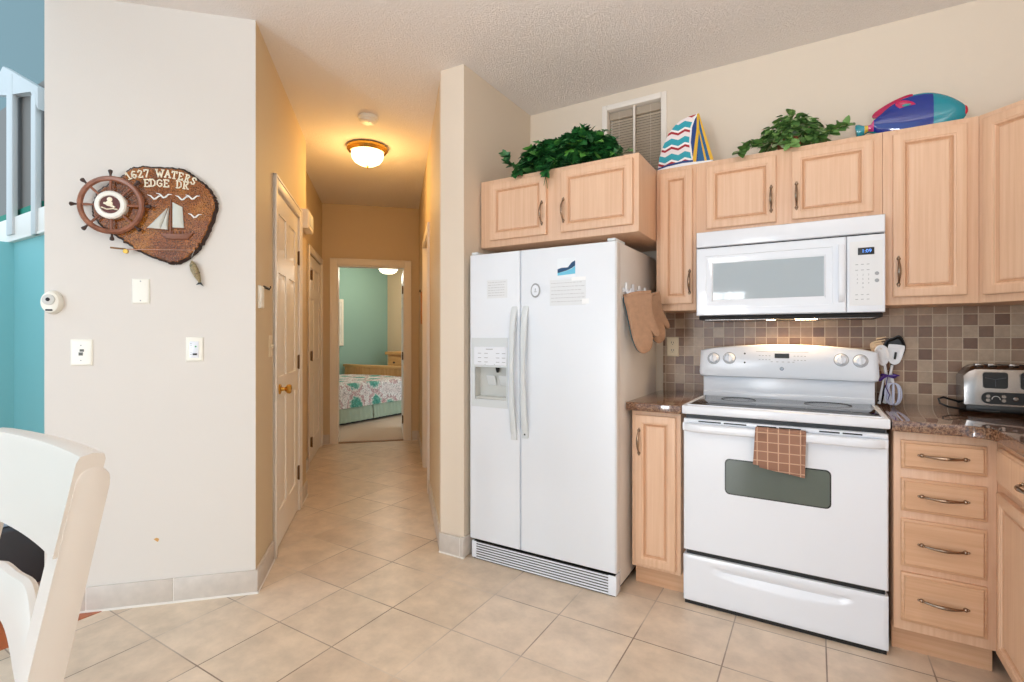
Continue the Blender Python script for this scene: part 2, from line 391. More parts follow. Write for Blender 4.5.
# baseboards of floor tile with white grout
def bb(name, segs, fr):
    bm = B()
    for (a, b, c, d) in segs:
        box(bm, (a, c, 0.004), (b, d, 0.112), 0, 0.002)
        box(bm, (a - 0.003, c - 0.004, 0.0), (b + 0.003, d - 0.0008, 0.009), 1); box(bm, (a - 0.003, c + 0.0012, 0.002), (a + 0.001, d - 0.0012, 0.1115), 1)
    struct(name, bm, [M_base, M_grout], fr)
bb('baseboard_left', [(-1.47, -1.312, 2.638, 2.65), (-1.308, -0.967, 2.638, 2.65), (-0.963, -0.607, 2.638, 2.65)], HM)
def bb2(name, segs, fr):
    bm = B()
    for (r0, r1, h0, h1) in segs:
        box(bm, (r0, h0, 0.004), (r1, h1, 0.112), 0, 0.002); box(bm, (r0, h0 - 0.003, 0.0), (r1 + 0.004, h1 + 0.003, 0.008), 1)
    struct(name, bm, [M_base, M_grout], fr)
bb2('baseboard_hall_left', [(-0.617, -0.605, 2.64, 3.00), (-0.617, -0.605, 3.91, 4.19), (-0.727, -0.715, 4.0, 5.01)], HM)
bb2('baseboard_hall_end', [(-0.727, -0.645, 6.088, 6.1), (0.285, 0.36, 6.088, 6.1)], HM)
bm = B()
for h0, h1 in ((2.9, 3.24), (3.245, 3.585), (3.59, 3.965), (4.885, 5.4), (5.405, 6.09)):
    prism(bm, [(rr_(h0) - 0.012, h0), (rr_(h0) + 0.002, h0), (rr_(h1) + 0.002, h1), (rr_(h1) - 0.012, h1)], 'z', 0.004, 0.112)
struct('baseboard_hall_right', bm, [M_base, M_grout], HM)
bm = B(); box(bm, (-1.842, 2.250, 0.004), (-1.700, 2.264, 0.112), 0, 0.002); box(bm, (-1.697, 2.250, 0.004), (-1.672, 2.45, 0.112), 0, 0.002)
box(bm, (-1.845, 2.246, 0), (-1.669, 2.264, 0.008), 1); box(bm, (-1.700, 2.2515, 0.004), (-1.697, 2.264, 0.111), 1)
struct('baseboard_pier', bm, [M_base, M_grout])

# door casings (trim) and doors
def casing(bm, h0, h1, ztop, w=0.062, t=0.016, r=-0.617, s=1):
    for a, b, c, d in ((h0 - w, h0, 0, ztop + w), (h1, h1 + w, 0, ztop + w)):
        box(bm, (min(r, r + s * t), a, c), (max(r, r + s * t), b, d), 0, 0.004); box(bm, (min(r, r + s * (t + 0.005)), a if a < h0 else b - 0.014, c), (max(r, r + s * (t + 0.005)), a + 0.014 if a < h0 else b, d), 0, 0.003)
    box(bm, (min(r, r + s * t), h0, ztop), (max(r, r + s * t), h1, ztop + w), 0, 0.004)
    box(bm, (min(r, r + s * (t + 0.005)), h0 - w, ztop + w - 0.014), (max(r, r + s * (t + 0.005)), h1 + w, ztop + w), 0, 0.003)
bm = B(); casing(bm, 3.08, 3.83, 2.08)
for a, b in ((3.075, 3.083), (3.827, 3.835)): box(bm, (-0.737, a, 0), (-0.617, b, 2.085))
box(bm, (-0.737, 3.08, 2.075), (-0.617, 3.83, 2.085))
struct('trim_1', bm, M_trim, HM)
# six-panel closet door
def six_panel(bm, w, h, t=0.034):
    box(bm, (0, 0, 0), (w, h, t - 0.009))
    st = 0.10; mid = 0.09; pw = (w - 2 * st - mid) / 2
    rows = [(0.20, 0.86), (0.99, 1.60), (1.71, h - 0.115)]
    xs = [(0, st), (st + pw, st + pw + mid), (w - st, w)]
    for a, b in xs: box(bm, (a, 0, 0.004), (b, h, t))
    zs = [0] + [q for r in rows for q in r] + [h]
    for i in range(0, len(zs), 2):
        for k in range(2):
            a = st + k * (pw + mid); box(bm, (a, zs[i], 0.004), (a + pw, zs[i + 1], t))
    for k in range(2):
        a = st + k * (pw + mid)
        for z0, z1 in rows:
            panel(bm, a + 0.004, a + pw - 0.004, z0 + 0.004, z1 - 0.004, [(0, 0.0), (0, 0.0005), (0.016, 0.0005), (0.034, 0.0075), (0.037, 0.0078)], t - 0.009)
DF = frame(hallpt(-0.652, 3.086), HR)     # x runs along the hall
bm = B(); six_panel(bm, 0.738, 2.062)
bm.transform(Matrix.Translation((0, 0.010, 0)))
door1 = struct('door_1', bm, M_door, DF)
def knob(bm, M):
    lathe(bm, [(0.0, 0), (0.030, 0), (0.031, 0.004), (0.026, 0.009), (0.012, 0.012), (0.010, 0.030), (0.017, 0.036), (0.027, 0.046), (0.028, 0.056), (0.022, 0.066), (0.0, 0.069)], M, 20)
bm = B(); knob(bm, Matrix.Translation((0.115, 0.925, 0.034))); part('door_knob', bm, M_brass, door1, DF, 'round brass door knob')
for z in (0.27, 1.055, 1.79):
    bm = B(); box(bm, (0.728, z - 0.045, 0.026), (0.746, z + 0.045, 0.0385), 0, 0.001); tube(bm, [(0.741, z - 0.05, 0.041), (0.741, z + 0.05, 0.041)], 0.006, 8)
    part('door_hinge', bm, M_hinge, door1, DF)
# second hall door on the left
bm = B(); casing(bm, 5.09, 5.97, 2.04, r=-0.727); box(bm, (-0.85, 5.085, 0), (-0.727, 5.10, 2.045)); box(bm, (-0.85, 5.96, 0), (-0.727, 5.975, 2.045)); struct('trim_2', bm, M_trim, HM)
bm = B(); six_panel(bm, 0.855, 2.02); bm.transform(Matrix.Translation((0.001, 0.01, 0)))
DF2 = frame(hallpt(-0.765, 5.1025), HR)
door2 = struct('door_2', bm, M_door, DF2)
for z in (0.23, 1.05, 1.82):
    bm = B(); box(bm, (-0.004, z - 0.045, 0.030), (0.004, z + 0.045, 0.066), 0, 0.001); tube(bm, [(0.0, z - 0.05, 0.068), (0.0, z + 0.05, 0.068)], 0.006, 8)
    part('door_hinge', bm, M_hinge, door2, DF2)
# right hall door in its opening
bm = B()
for h0, h1 in ((3.985, 4.05), (4.80, 4.865)):
    prism(bm, [(rr_(h0) - 0.017, h0), (rr_(h0), h0), (rr_(h1), h1), (rr_(h1) - 0.017, h1)], 'z', 0, 2.135)
prism(bm, [(rr_(4.05) - 0.017, 4.05), (rr_(4.05), 4.05), (rr_(4.8), 4.8), (rr_(4.8) - 0.017, 4.8)], 'z', 2.07, 2.135)
for h0, h1 in ((4.045, 4.06), (4.79, 4.805)):
    prism(bm, [(rr_(h0), h0), (rr_(h0) + 0.11, h0), (rr_(h1) + 0.11, h1), (rr_(h1), h1)], 'z', 0, 2.075)
struct('trim_3', bm, M_trim, HM)
bm = B(); six_panel(bm, 0.725, 2.05)
DF3 = frame(hallpt(rr_(4.787) + 0.075, 4.787), -(HR + HD * -0.02).normalized()); bm.transform(Matrix.Translation((0.0, 0.01, 0)))
struct('door_4', bm, M_door, DF3)
# bedroom doorway casing and the bedroom door swung open into the room
bm = B()
for a, b in ((-0.64, -0.565), (0.20, 0.275)):
    box(bm, (a, 6.082, 0), (b, 6.1, 2.135), 0, 0.004); box(bm, (a if a < 0 else b - 0.016, 6.077, 0), (a + 0.016 if a < 0 else b, 6.1, 2.135), 0, 0.003)
box(bm, (-0.565, 6.082, 2.06), (0.20, 6.1, 2.135), 0, 0.004); box(bm, (-0.64, 6.077, 2.119), (0.275, 6.1, 2.135), 0, 0.003)
box(bm, (-0.567, 6.1, 0), (-0.549, 6.22, 2.06)); box(bm, (0.186, 6.1, 0), (0.202, 6.22, 2.06)); box(bm, (-0.549, 6.1, 2.046), (0.186, 6.22, 2.062))
struct('trim_4', bm, M_trim, HM)
DF4 = frame(hallpt(0.218, 6.235), -HR)
bm = B(); six_panel(bm, 0.73, 2.03); bm.transform(Matrix.Translation((-0.73, 0.012, 0)))
door3 = struct('door_3', bm, M_door, DF4)
for z in (0.23, 1.0, 1.80):
    bm = B(); box(bm, (0.000, z - 0.045, 0.024), (0.008, z + 0.045, 0.040), 0, 0.001); tube(bm, [(0.006, z - 0.05, 0.042), (0.006, z + 0.05, 0.042)], 0.006, 8)
    part('door_hinge', bm, M_hinge, door3, DF4)
bm = B(); box(bm, (-0.549, 6.10, 0.0), (0.186, 6.16, 0.010), 0, 0.003); struct('trim_5', bm, mat('threshold_wood', (150, 112, 78), 0.5), HM)

# bedroom shell
bm = B(); box(bm, (-7.37, 2.9, 0), (-7.25, 7.37, 2.62)); struct('wall_bedroom_green', bm, M_green)
bm = B(); box(bm, (-7.25, 7.25, 0), (-3.4, 7.37, 2.62)); struct('wall_bedroom_beige', bm, mat('bedroom_tan_paint', (212, 184, 148), 0.8))
bm = B(); prism(bm, [(-7.3, 2.8), (-5.4, 2.8), hp2(-0.95, 6.22), hp2(0.6, 6.22), (-3.4, 7.35), (-7.3, 7.35)], 'z', 2.60, 2.66); struct('ceiling_bedroom', bm, M_ceil)

# small kitchen window: frame, mullion, sill
bm = B()
f0, f1, d0, d1 = 0.028, 0.028, 3.028, 3.12
box(bm, (WX0 - 0.006, d0, WZ0), (WX0 + f0, d1, WZ1 + 0.006), 0, 0.003); box(bm, (WX1 - f0, d0, WZ0), (WX1 + 0.006, d1, WZ1 + 0.006), 0, 0.003)
box(bm, (WX0 + f0, d0, WZ1 - f0), (WX1 - f0, d1, WZ1 + 0.006), 0, 0.003); box(bm, (WX0 + f0, d0, WZ0), (WX1 - f0, d1, WZ0 + f0), 0, 0.003)
win = struct('window_1', bm, M_trim)
bm = B(); box(bm, (-0.963, 3.045, WZ0 + f0), (-0.950, 3.062, WZ1 - f0), 0, 0.003); part('window_mullion', bm, M_trim, win)
M_pane = mat('window_pane_glass', (96, 88, 80), 0.1)
bm = B(); box(bm, (WX0 + f0, 3.125, WZ0 + f0), (WX1 - f0, 3.13, WZ1 - f0)); part('window_pane', bm, M_pane, win)
bm = B()
z = WZ1 - f0 - 0.006
for k in range(7):
    box(bm, (WX0 + 0.032, 3.070, z - 0.0035), (WX1 - 0.032, 3.098, z), 0); z -= 0.0062
z -= 0.012
while z > WZ0 + 0.03:
    c = math.radians(52)
    box(bm, (WX0 + 0.032, -0.0125, -0.0006), (WX1 - 0.032, 0.0125, 0.0006), 0, M=Matrix.Translation((0, 3.084, z)) @ Matrix.Rotation(c, 4, 'X'))
    z -= 0.0165
mb = thing('mini_blind', 'grey beige mini blind with narrow slats inside the small high window', 'blind', (-0.957, 3.084, WZ0 + 0.028))
part('slats', bm, mat('blind_slat', (206, 190, 170), 0.5), mb)
bm = B()
for x in (-1.06, -0.86): tube(bm, [(x, 3.070, WZ1 - 0.03), (x, 3.070, WZ0 + 0.03)], 0.0008, 5)
part('cord', bm, M_trim, mb)

# ================================================================== LEFT: far living space
bm = B(); box(bm, (-6.05, 1.50, 0), (-4.55, 1.62, 2.06)); struct('wall_living_teal', bm, M_teal)
bm = B(); box(bm, (-6.05, -3.0, 0), (-5.93, 1.50, 2.045)); struct('wall_living_side', bm, M_teal)
bm = B(); box(bm, (-10.5, 1.95, 1.8), (-3.0, 2.05, 5.2)); struct('wall_living_upper', bm, M_bluegrey)
bm = B(); box(bm, (-6.5, 1.470, 2.062), (-4.55, 1.60, 2.252), 0, 0.006); box(bm, (-6.5, 1.462, 2.045), (-4.55, 1.61, 2.064), 0, 0.004); struct('trim_6', bm, M_trim)
rail = thing('loft_railing', 'white loft railing with square balusters and a sloping top rail above the teal wall', 'railing', (-5.6, 1.53, 2.19))
M_rail = mat('railing_white', (200, 202, 200), 0.4)
for x0, x1, zb, zt_ in ((-5.945, -5.80, 2.10, 3.46), (-5.366, -5.265, 2.045, 3.16)):
    bm = B(); box(bm, (x0, 1.452, zb), (x1, 1.49, zt_), 0, 0.006); part('baluster', bm, M_rail, rail)
bm = B(); prism(bm, [(-6.30, 3.40), (-6.30, 3.50), (-6.047, 3.585), (-5.226, 3.195), (-5.226, 3.02), (-5.377, 3.20), (-5.75, 3.27), (-5.95, 3.31)], 'y', 1.455, 1.515, bev=0.005); part('top_rail', bm, M_rail, rail)
bm = B(); box(bm, (-6.8, 1.52, 2.20), (-5.30, 1.535, 3.30)); part('infill_panel', bm, mat('grey_panel', (122, 116, 110), 0.6), rail, None, 'grey infill panel')
bm = B(); box(bm, (-6.5, 1.508, 2.20), (-5.31, 1.519, 2.325)); part('green_edge', bm, mat('green_strip', (24, 132, 110), 0.7), rail, None, 'green strip along the foot of the railing')
ot = thing('ottoman', 'low dark grey block ottoman on the wooden floor behind the white chair', 'ottoman', (-3.6, 0.70, 0))
bm = B(); box(bm, (-3.99, 0.44, 0.05), (-3.20, 0.93, 0.335), 0, 0.012, 3); part('body', bm, mat('charcoal_fabric', (66, 66, 70), 0.7, bump=0.1, bscale=400), ot)
for x in (-3.92, -3.27):
    for y in (0.50, 0.87):
        bm = B(); lathe(bm, [(0.018, 0), (0.024, 0.05), (0.0, 0.05)], Matrix.Translation((x, y, 0.002)), 12); part('leg', bm, M_dark, ot)
bm = B()
for k in range(3): box(bm, (-3.97 + 0.006 * k, 0.62, 0.337 + 0.020 * k), (-3.26 - 0.010 * k, 0.92 - 0.006 * k, 0.357 + 0.020 * k), 0, 0.008, 3)
solo('blanket', bm, mat('pale_blue_cloth', (186, 204, 226), 0.85, bump=0.15, bscale=200), 'pale blue folded blanket lying on the dark ottoman', 'blanket', (-3.6, 0.77, 0.337))

# dining chair seen from its side, back rail against the camera
ch = thing('dining_chair', 'white painted wooden dining chair with a curved back in the near left corner', 'chair', (-1.35, 0.15, 0))
def post(x0, x1, yo=0.0):
    bm = B()
    def sec(z):   # y of the post's rear edge and its width
        s = 1.0 - z
        return (0.416 - 0.205 * s if z > 0.45 else 0.416 - 0.205 * 0.55 + 0.10 * (0.45 - z) / 0.45, 0.052 if z > 0.3 else 0.046)
    R = []
    zs = [0.0, 0.2, 0.45, 0.6, 0.75, 0.9, 0.965]
    for z in zs:
        y, w = sec(z); R.append((y, w, z))
    pts = [(y, z) for y, w, z in R]
    yt, wt = sec(0.975)
    cap = [(yt - wt / 2 + wt / 2 * math.cos(a), 0.975 + 0.026 * math.sin(a)) for a in [PI * k / 8 for k in range(9)]]
    back = [(y - w, z) for y, w, z in reversed(R)]
    prism(bm, pts + cap + back, 'x', x0, x1, bev=0.0035)
    return bm
part('rear_post', post(-1.152, -1.108), M_chair, ch); part('rear_post', post(-1.604, -1.562), M_chair, ch)
def back_rail(z0, z1, yofs, bow, scallop=False, x0=-1.598, x1=-1.106, t=0.026):
    bm = B(); n = 24; R = []
    for i in range(n + 1):
        u = i / n; x = x0 + (x1 - x0) * u
        zb, zt = z0, z1
        if scallop:
            zt = z1 + 0.030 * math.cos(2 * PI * (u - 0.5)) - 0.012 * math.cos(4 * PI * (u - 0.5)); zb = z0 + 0.030 * math.cos(2 * PI * (u - 0.5))
        ring = []
        for zz, yy in ((zb, 0), (zb + 0.3 * (zt - zb), 0), (zt - 0.014, 0), (zt - 0.004, 0.004), (zt, t / 2), (zt - 0.004, t - 0.004), (zt - 0.014, t), (zb, t)):
            y = 0.402 - 0.205 * (1.0 - zz) - yofs + yy + bow * (4 * u * (1 - u))
            ring.append((x, y, zz))
        R.append(ring)
    rings(bm, R); return bm
part('top_rail', back_rail(0.856, 1.026, 0.0445, 0.014, False, -1.602, -1.1095, 0.043), M_chair, ch)
part('lower_rail', back_rail(0.665, 0.752, 0.036, 0.014, True, -1.585, -1.125), M_chair, ch)
bm = B(); box(bm, (-1.615, -0.16, 0.44), (-1.098, 0.275, 0.465), 0, 0.008, 3); part('seat', bm, M_chair, ch)
bm = B(); box(bm, (-1.585, -0.13, 0.37), (-1.128, 0.255, 0.44)); part('apron', bm, M_chair, ch)
for x in (-1.59, -1.123):
    bm = B(); rings(bm, [[(x + sx * q, -0.125 + sy * q, z) for sx, sy in ((-1, -1), (1, -1), (1, 1), (-1, 1))] for q, z in ((0.014, 0), (0.021, 0.3), (0.022, 0.44))]); part('front_leg', bm, M_chair, ch)

# ================================================================== LEFT WALL ITEMS
# --- carved plaque
W0 = hallpt(-1.02, 2.65, 1.8)
pl = thing('address_plaque', 'varnished wood slice plaque with raised address lettering, gulls and sailing ship', 'plaque', W0, PI / 4)
M_slab = bpy.data.materials.new('varnished_wood_slice'); M_slab.use_nodes = True
def _slab():
    N, L, P = nodes(M_slab); tc = N.new('ShaderNodeTexCoord')
    n = N.new('ShaderNodeTexNoise'); n.inputs['Scale'].default_value = 4.5; n.inputs['Detail'].default_value = 3; L.new(tc.outputs['Object'], n.inputs['Vector'])
    v = N.new('ShaderNodeTexVoronoi'); v.inputs['Scale'].default_value = 120; L.new(tc.outputs['Object'], v.inputs['Vector'])
    r = ramp(N, [(0.3, (112, 56, 12)), (0.5, (160, 88, 20)), (0.68, (204, 132, 40))]); L.new(n.outputs['Fac'], r.inputs[0])
    r2 = ramp(N, [(0.10, (70, 44, 34)), (0.34, (255, 255, 255))]); L.new(v.outputs['Distance'], r2.inputs[0])
    mx = N.new('ShaderNodeMix'); mx.data_type = 'RGBA'; mx.blend_type = 'MULTIPLY'; mx.inputs[0].default_value = 0.9
    L.new(r.outputs[0], mx.inputs[6]); L.new(r2.outputs[0], mx.inputs[7]); L.new(mx.outputs[2], P.inputs['Base Color'])
    P.inputs['Roughness'].default_value = 0.16; P.inputs['Coat Weight'].default_value = 1.0; P.inputs['Coat Roughness'].default_value = 0.03
    b = N.new('ShaderNodeBump'); b.inputs['Strength'].default_value = 1.0; b.inputs['Distance'].default_value = 0.012; L.new(v.outputs['Distance'], b.inputs['Height']); L.new(b.outputs[0], P.inputs['Normal'])
_slab()
M_bark = mat('dark_bark', (52, 34, 24), 0.8, bump=0.8, bscale=90)
OUT = [(-1.172, 1.975), (-1.137, 2.008), (-1.084, 2.02), (-0.995, 2.021), (-0.932, 2.019), (-0.895, 1.996), (-0.84, 1.959), (-0.798, 1.9), (-0.789, 1.864), (-0.798, 1.795), (-0.826, 1.721), (-0.858, 1.657), (-0.904, 1.604), (-0.959, 1.576), (-1.004, 1.582), (-1.093, 1.617), (-1.163, 1.664), (-1.198, 1.693), (-1.249, 1.73), (-1.287, 1.778), (-1.292, 1.827), (-1.27, 1.888), (-1.215, 1.941)]
def refine(P, n=5, jit=0.0):
    out = []; N = len(P)
    for i in range(N):
        p0, p1, p2, p3 = [Vector(P[(i + k) % N]) for k in (-1, 0, 1, 2)]
        for k in range(n):
            t = k / n
            q = 0.5 * ((2 * p1) + (-p0 + p2) * t + (2 * p0 - 5 * p1 + 4 * p2 - p3) * t * t + (-p0 + 3 * p1 - 3 * p2 + p3) * t ** 3)
            out.append((q.x + random.uniform(-jit, jit), q.y + random.uniform(-jit, jit)))
    return out
OUTR = refine(OUT, 7, 0.0035)
cx = sum(p[0] for p in OUTR) / len(OUTR); cz = sum(p[1] for p in OUTR) / len(OUTR)
def shr(d): return [(p[0] + (cx - p[0]) * d / max(0.05, math.hypot(cx - p[0], cz - p[1])), p[1] + (cz - p[1]) * d / max(0.05, math.hypot(cx - p[0], cz - p[1]))) for p in OUTR]
bm = B()
R = [[(x, z, 0.001) for x, z in OUTR], [(x, z, 0.018) for x, z in OUTR], [(x, z, 0.026) for x, z in shr(0.009)], [(x, z, 0.029) for x, z in shr(0.013)]]
rings(bm, R, mis=[1, 1, 0, 0])
LWP = frame(HD * 2.65 + HR * 0.010 - UP * 0.006, -HD)
part('wood_slab', bm, [M_slab, M_bark], pl, LWP)
M_cream = mat('cream_carving', (248, 238, 214), 0.45)
# lettering from strokes with slab serifs
GL = {'1': [[(.2, .8), (.5, 1), (.5, 0)], [(.2, 0), (.8, 0)]],
 '6': [[(.85, .9), (.5, 1), (.15, .7), (.1, .3), (.45, 0), (.85, .2), (.85, .4), (.5, .55), (.12, .35)]],
 '2': [[(.1, .75), (.4, 1), (.8, .85), (.75, .6), (.1, 0), (.9, 0), (.9, .15)]],
 '7': [[(.1, .8), (.1, 1), (.9, 1), (.4, 0)]],
 'W': [[(.02, 1), (.28, 0), (.5, .7), (.72, 0), (.98, 1)], [(-.08, 1), (.18, 1)], [(.82, 1), (1.08, 1)]],
 'A': [[(.05, 0), (.5, 1), (.95, 0)], [(.25, .38), (.75, .38)], [(-.08, 0), (.2, 0)], [(.8, 0), (1.08, 0)]],
 'T': [[(.05, .8), (.05, 1), (.95, 1), (.95, .8)], [(.5, 1), (.5, 0)], [(.3, 0), (.7, 0)]],
 'E': [[(.9, .8), (.9, 1), (.1, 1)], [(.25, 1), (.25, 0)], [(.1, 0), (.9, 0), (.9, .2)], [(.25, .52), (.65, .52)]],
 'R': [[(.1, 1), (.6, 1), (.88, .8), (.6, .52), (.25, .52)], [(.25, 1), (.25, 0)], [(.1, 0), (.42, 0)], [(.5, .52), (.85, 0), (1.0, 0)]],
 'S': [[(.85, .8), (.6, 1), (.25, .95), (.15, .7), (.8, .35), (.75, .08), (.4, 0), (.12, .2)]],
 'D': [[(.1, 1), (.55, 1), (.9, .75), (.9, .25), (.55, 0), (.1, 0)], [(.25, 1), (.25, 0)]],
 'G': [[(.88, .8), (.55, 1), (.15, .75), (.12, .3), (.5, 0), (.88, .15), (.88, .45), (.6, .45)]]}
def glyph(bm, c, x, z, w, h, rot, t=0.0050):
    ca, sa = math.cos(rot), math.sin(rot)
    for st in GL[c]:
        P = []
        for u, v in st:
            a, b = (u - 0.5) * w, (v - 0.5) * h; P.append((x + a * ca - b * sa, z + a * sa + b * ca, 0.0305))
        for i in range(len(P) - 1):
            d = Vector(P[i + 1]) - Vector(P[i])
            if d.length < 1e-5: continue
            n = Vector((-d.y, d.x, 0)).normalized() * t * 0.5; e = d.normalized() * t * 0.4
            a, b = Vector(P[i]) - e, Vector(P[i + 1]) + e
            rings(bm, [[a + n + UP * o, b + n + UP * o, b - n + UP * o, a - n + UP * o] for o in (-0.003, 0.003)])
bm = B()
L1 = [('1', -1.146, 1.966, .55), ('6', -1.124, 1.973, .3), ('2', -1.099, 1.979, .15), ('7', -1.074, 1.983, .08), ('W', -1.021, 1.987, 0), ('A', -0.989, 1.987, -.05), ('T', -0.962, 1.984, -.1), ('E', -0.936, 1.980, -.15), ('R', -0.909, 1.973, -.25), ('S', -0.883, 1.962, -.4)]
L2 = [('E', -1.073, 1.939, .05), ('D', -1.050, 1.942, .03), ('G', -1.022, 1.943, 0), ('E', -0.995, 1.943, 0), ('D', -0.944, 1.942, -.03), ('R', -0.916, 1.940, -.08)]
for c, x, z, ro in L1: glyph(bm, c, x, z, 0.0285 if c == 'W' else 0.021, 0.032, ro)
for c, x, z, ro in L2: glyph(bm, c, x, z, 0.024, 0.032, ro)
part('lettering', bm, M_cream, pl, LWP, 'cream raised lettering of the address')
for x, z, s in ((-1.040, 1.872, 1.0), (-1.002, 1.881, 1.05), (-0.928, 1.876, 1.0), (-0.886, 1.882, 1.0), (-0.877, 1.797, 0.95)):
    bm = B()
    W = [(-0.030, 0.014), (-0.017, 0.010), (-0.004, -0.004), (0.004, -0.002), (0.016, 0.011), (0.030, 0.012)]
    tube(bm, [(x + a * s, z + b * s, 0.033) for a, b in W], [0.001, 0.0032, 0.0042, 0.0042, 0.003, 0.001], 6); part('gull', bm, mat('gull_white', (246, 244, 238), 0.5), pl, LWP)
M_hull = mat('ship_brown', (132, 84, 62), 0.5, var=0.15, vscale=60)
M_sail = mat('ship_sail', (206, 208, 200), 0.6, bump=0.1, bscale=120)
bm = B(); rings(bm, [[(x, z + dz * 0, 0.028 + o) for x, z in pts] for pts, dz, o in (([(-1.012, 1.712), (-0.995, 1.690), (-0.965, 1.685), (-0.905, 1.689), (-0.888, 1.718), (-0.93, 1.712)], 0, 0.0), ([(-1.016, 1.713), (-0.996, 1.692), (-0.965, 1.687), (-0.907, 1.691), (-0.882, 1.723), (-0.93, 1.714)], 0, 0.010), ([(-1.004, 1.711), (-0.99, 1.697), (-0.965, 1.693), (-0.912, 1.696), (-0.894, 1.717), (-0.93, 1.711)], 0, 0.013))])
for k in range(6): box(bm, (-0.972 + 0.014 * k, 1.713, 0.030), (-0.968 + 0.014 * k, 1.727, 0.034))
part('ship_hull', bm, M_hull, pl, LWP)
bm = B(); tube(bm, [(-0.976, 1.705, 0.035), (-0.975, 1.872, 0.035)], [0.004, 0.0025], 8); tube(bm, [(-0.975, 1.738, 0.036), (-0.922, 1.740, 0.036)], 0.0018, 6); tube(bm, [(-1.075, 1.733, 0.034), (-0.985, 1.728, 0.034)], 0.0015, 6); part('ship_mast', bm, M_hull, pl, LWP)
def sail(P):
    bm = B(); c = Vector((sum(p[0] for p in P) / len(P), sum(p[1] for p in P) / len(P)))
    rings(bm, [[(x, z, 0.031) for x, z in P], [(x, z, 0.034) for x, z in P], [(x + (c.x - x) * .45, z + (c.y - z) * .45, 0.040) for x, z in P]]); return bm
part('ship_sail', sail([(-1.071, 1.736), (-1.020, 1.733), (-0.998, 1.80), (-0.990, 1.830)]), M_sail, pl, LWP)
part('ship_sail', sail([(-1.018, 1.733), (-0.989, 1.732), (-0.982, 1.838)]), M_sail, pl, LWP)
part('ship_sail', sail([(-0.969, 1.742), (-0.923, 1.742), (-0.929, 1.838), (-0.969, 1.858)]), M_sail, pl, LWP)
# --- ship's wheel hung over the plaque
wc = (-1.194, 1.820)
wh = thing('ship_wheel', 'brown wooden ship wheel overlapping the left side of the address plaque', 'ship wheel', hallpt(wc[0], 2.61, wc[1]), PI / 4)
M_wheel = wood('wheel_wood', (112, 66, 46), (142, 90, 66), (166, 112, 86), (20, 20, 20), 0.35)
bm = B()
n = 48; sec = [(0.111, 0.040), (0.107, 0.050), (0.112, 0.058), (0.123, 0.060), (0.130, 0.052), (0.128, 0.040)]
R = [[(wc[0] + r * math.cos(2 * PI * k / n), wc[1] + r * math.sin(2 * PI * k / n), o) for r, o in sec] for k in range(n)]
R.append(R[0]); V = rings(bm, R, 0, False, False); bmesh.ops.remove_doubles(bm, verts=V[0] + V[-1], dist=1e-6)
part('rim', bm, M_wheel, wh, LW)
for k in range(8):
    a = PI * k / 4 + 0.02; ca, sa = math.cos(a), math.sin(a)
    bm = B(); tube(bm, [(wc[0] + r * ca, wc[1] + r * sa, 0.049) for r in (0.045, 0.072, 0.095, 0.112)], [0.006, 0.0045, 0.006, 0.005], 8); sp = part('spoke', bm, M_wheel, wh, LW)
    bm = B(); tube(bm, [(wc[0] + r * ca, wc[1] + r * sa, 0.049) for r in (0.127, 0.132, 0.138, 0.147, 0.154, 0.158)], [0.006, 0.0045, 0.005, 0.0085, 0.0095, 0.004], 8); part('grip', bm, mat('wheel_grip', (62, 38, 28), 0.4), sp, LW, 'dark turned spoke grip')
bm = B(); lathe(bm, [(0.0, 0.028), (0.060, 0.028), (0.062, 0.056), (0.056, 0.062), (0.042, 0.063), (0.040, 0.059), (0.0, 0.059)], Matrix.Translation((wc[0], wc[1], 0)), 40)
hub = part('hub', bm, mat('wheel_hub_ivory', (240, 238, 230), 0.4), wh, LW, 'ivory ring hub')
bm = B(); lathe(bm, [(0.0, 0.058), (0.039, 0.058), (0.039, 0.0605), (0.0, 0.0605)], Matrix.Translation((wc[0], wc[1], 0)), 32); part('hub_disc', bm, mat('hub_maroon', (92, 36, 28), 0.4), hub, LW, 'dark red disc inside the hub ring')
bm = B()
ball(bm, (wc[0], wc[1] + 0.022, 0.062), 0.011, 0, (1, 1, .35)); ball(bm, (wc[0] - 0.002, wc[1] + 0.004, 0.062), 0.015, 0, (1.0, .8, .3))
tube(bm, [(wc[0] - 0.03, wc[1] - 0.014, 0.062), (wc[0] - 0.01, wc[1] - 0.022, 0.062), (wc[0] + 0.012, wc[1] - 0.018, 0.062), (wc[0] + 0.031, wc[1] - 0.022, 0.062)], 0.006, 6, flat=0.5)
tube(bm, [(wc[0] - 0.022, wc[1] + 0.006, 0.062), (wc[0] + 0.02, wc[1] - 0.012, 0.062)], 0.005, 6)
part('emblem', bm, M_cream, hub, LW, 'cream raised emblem')
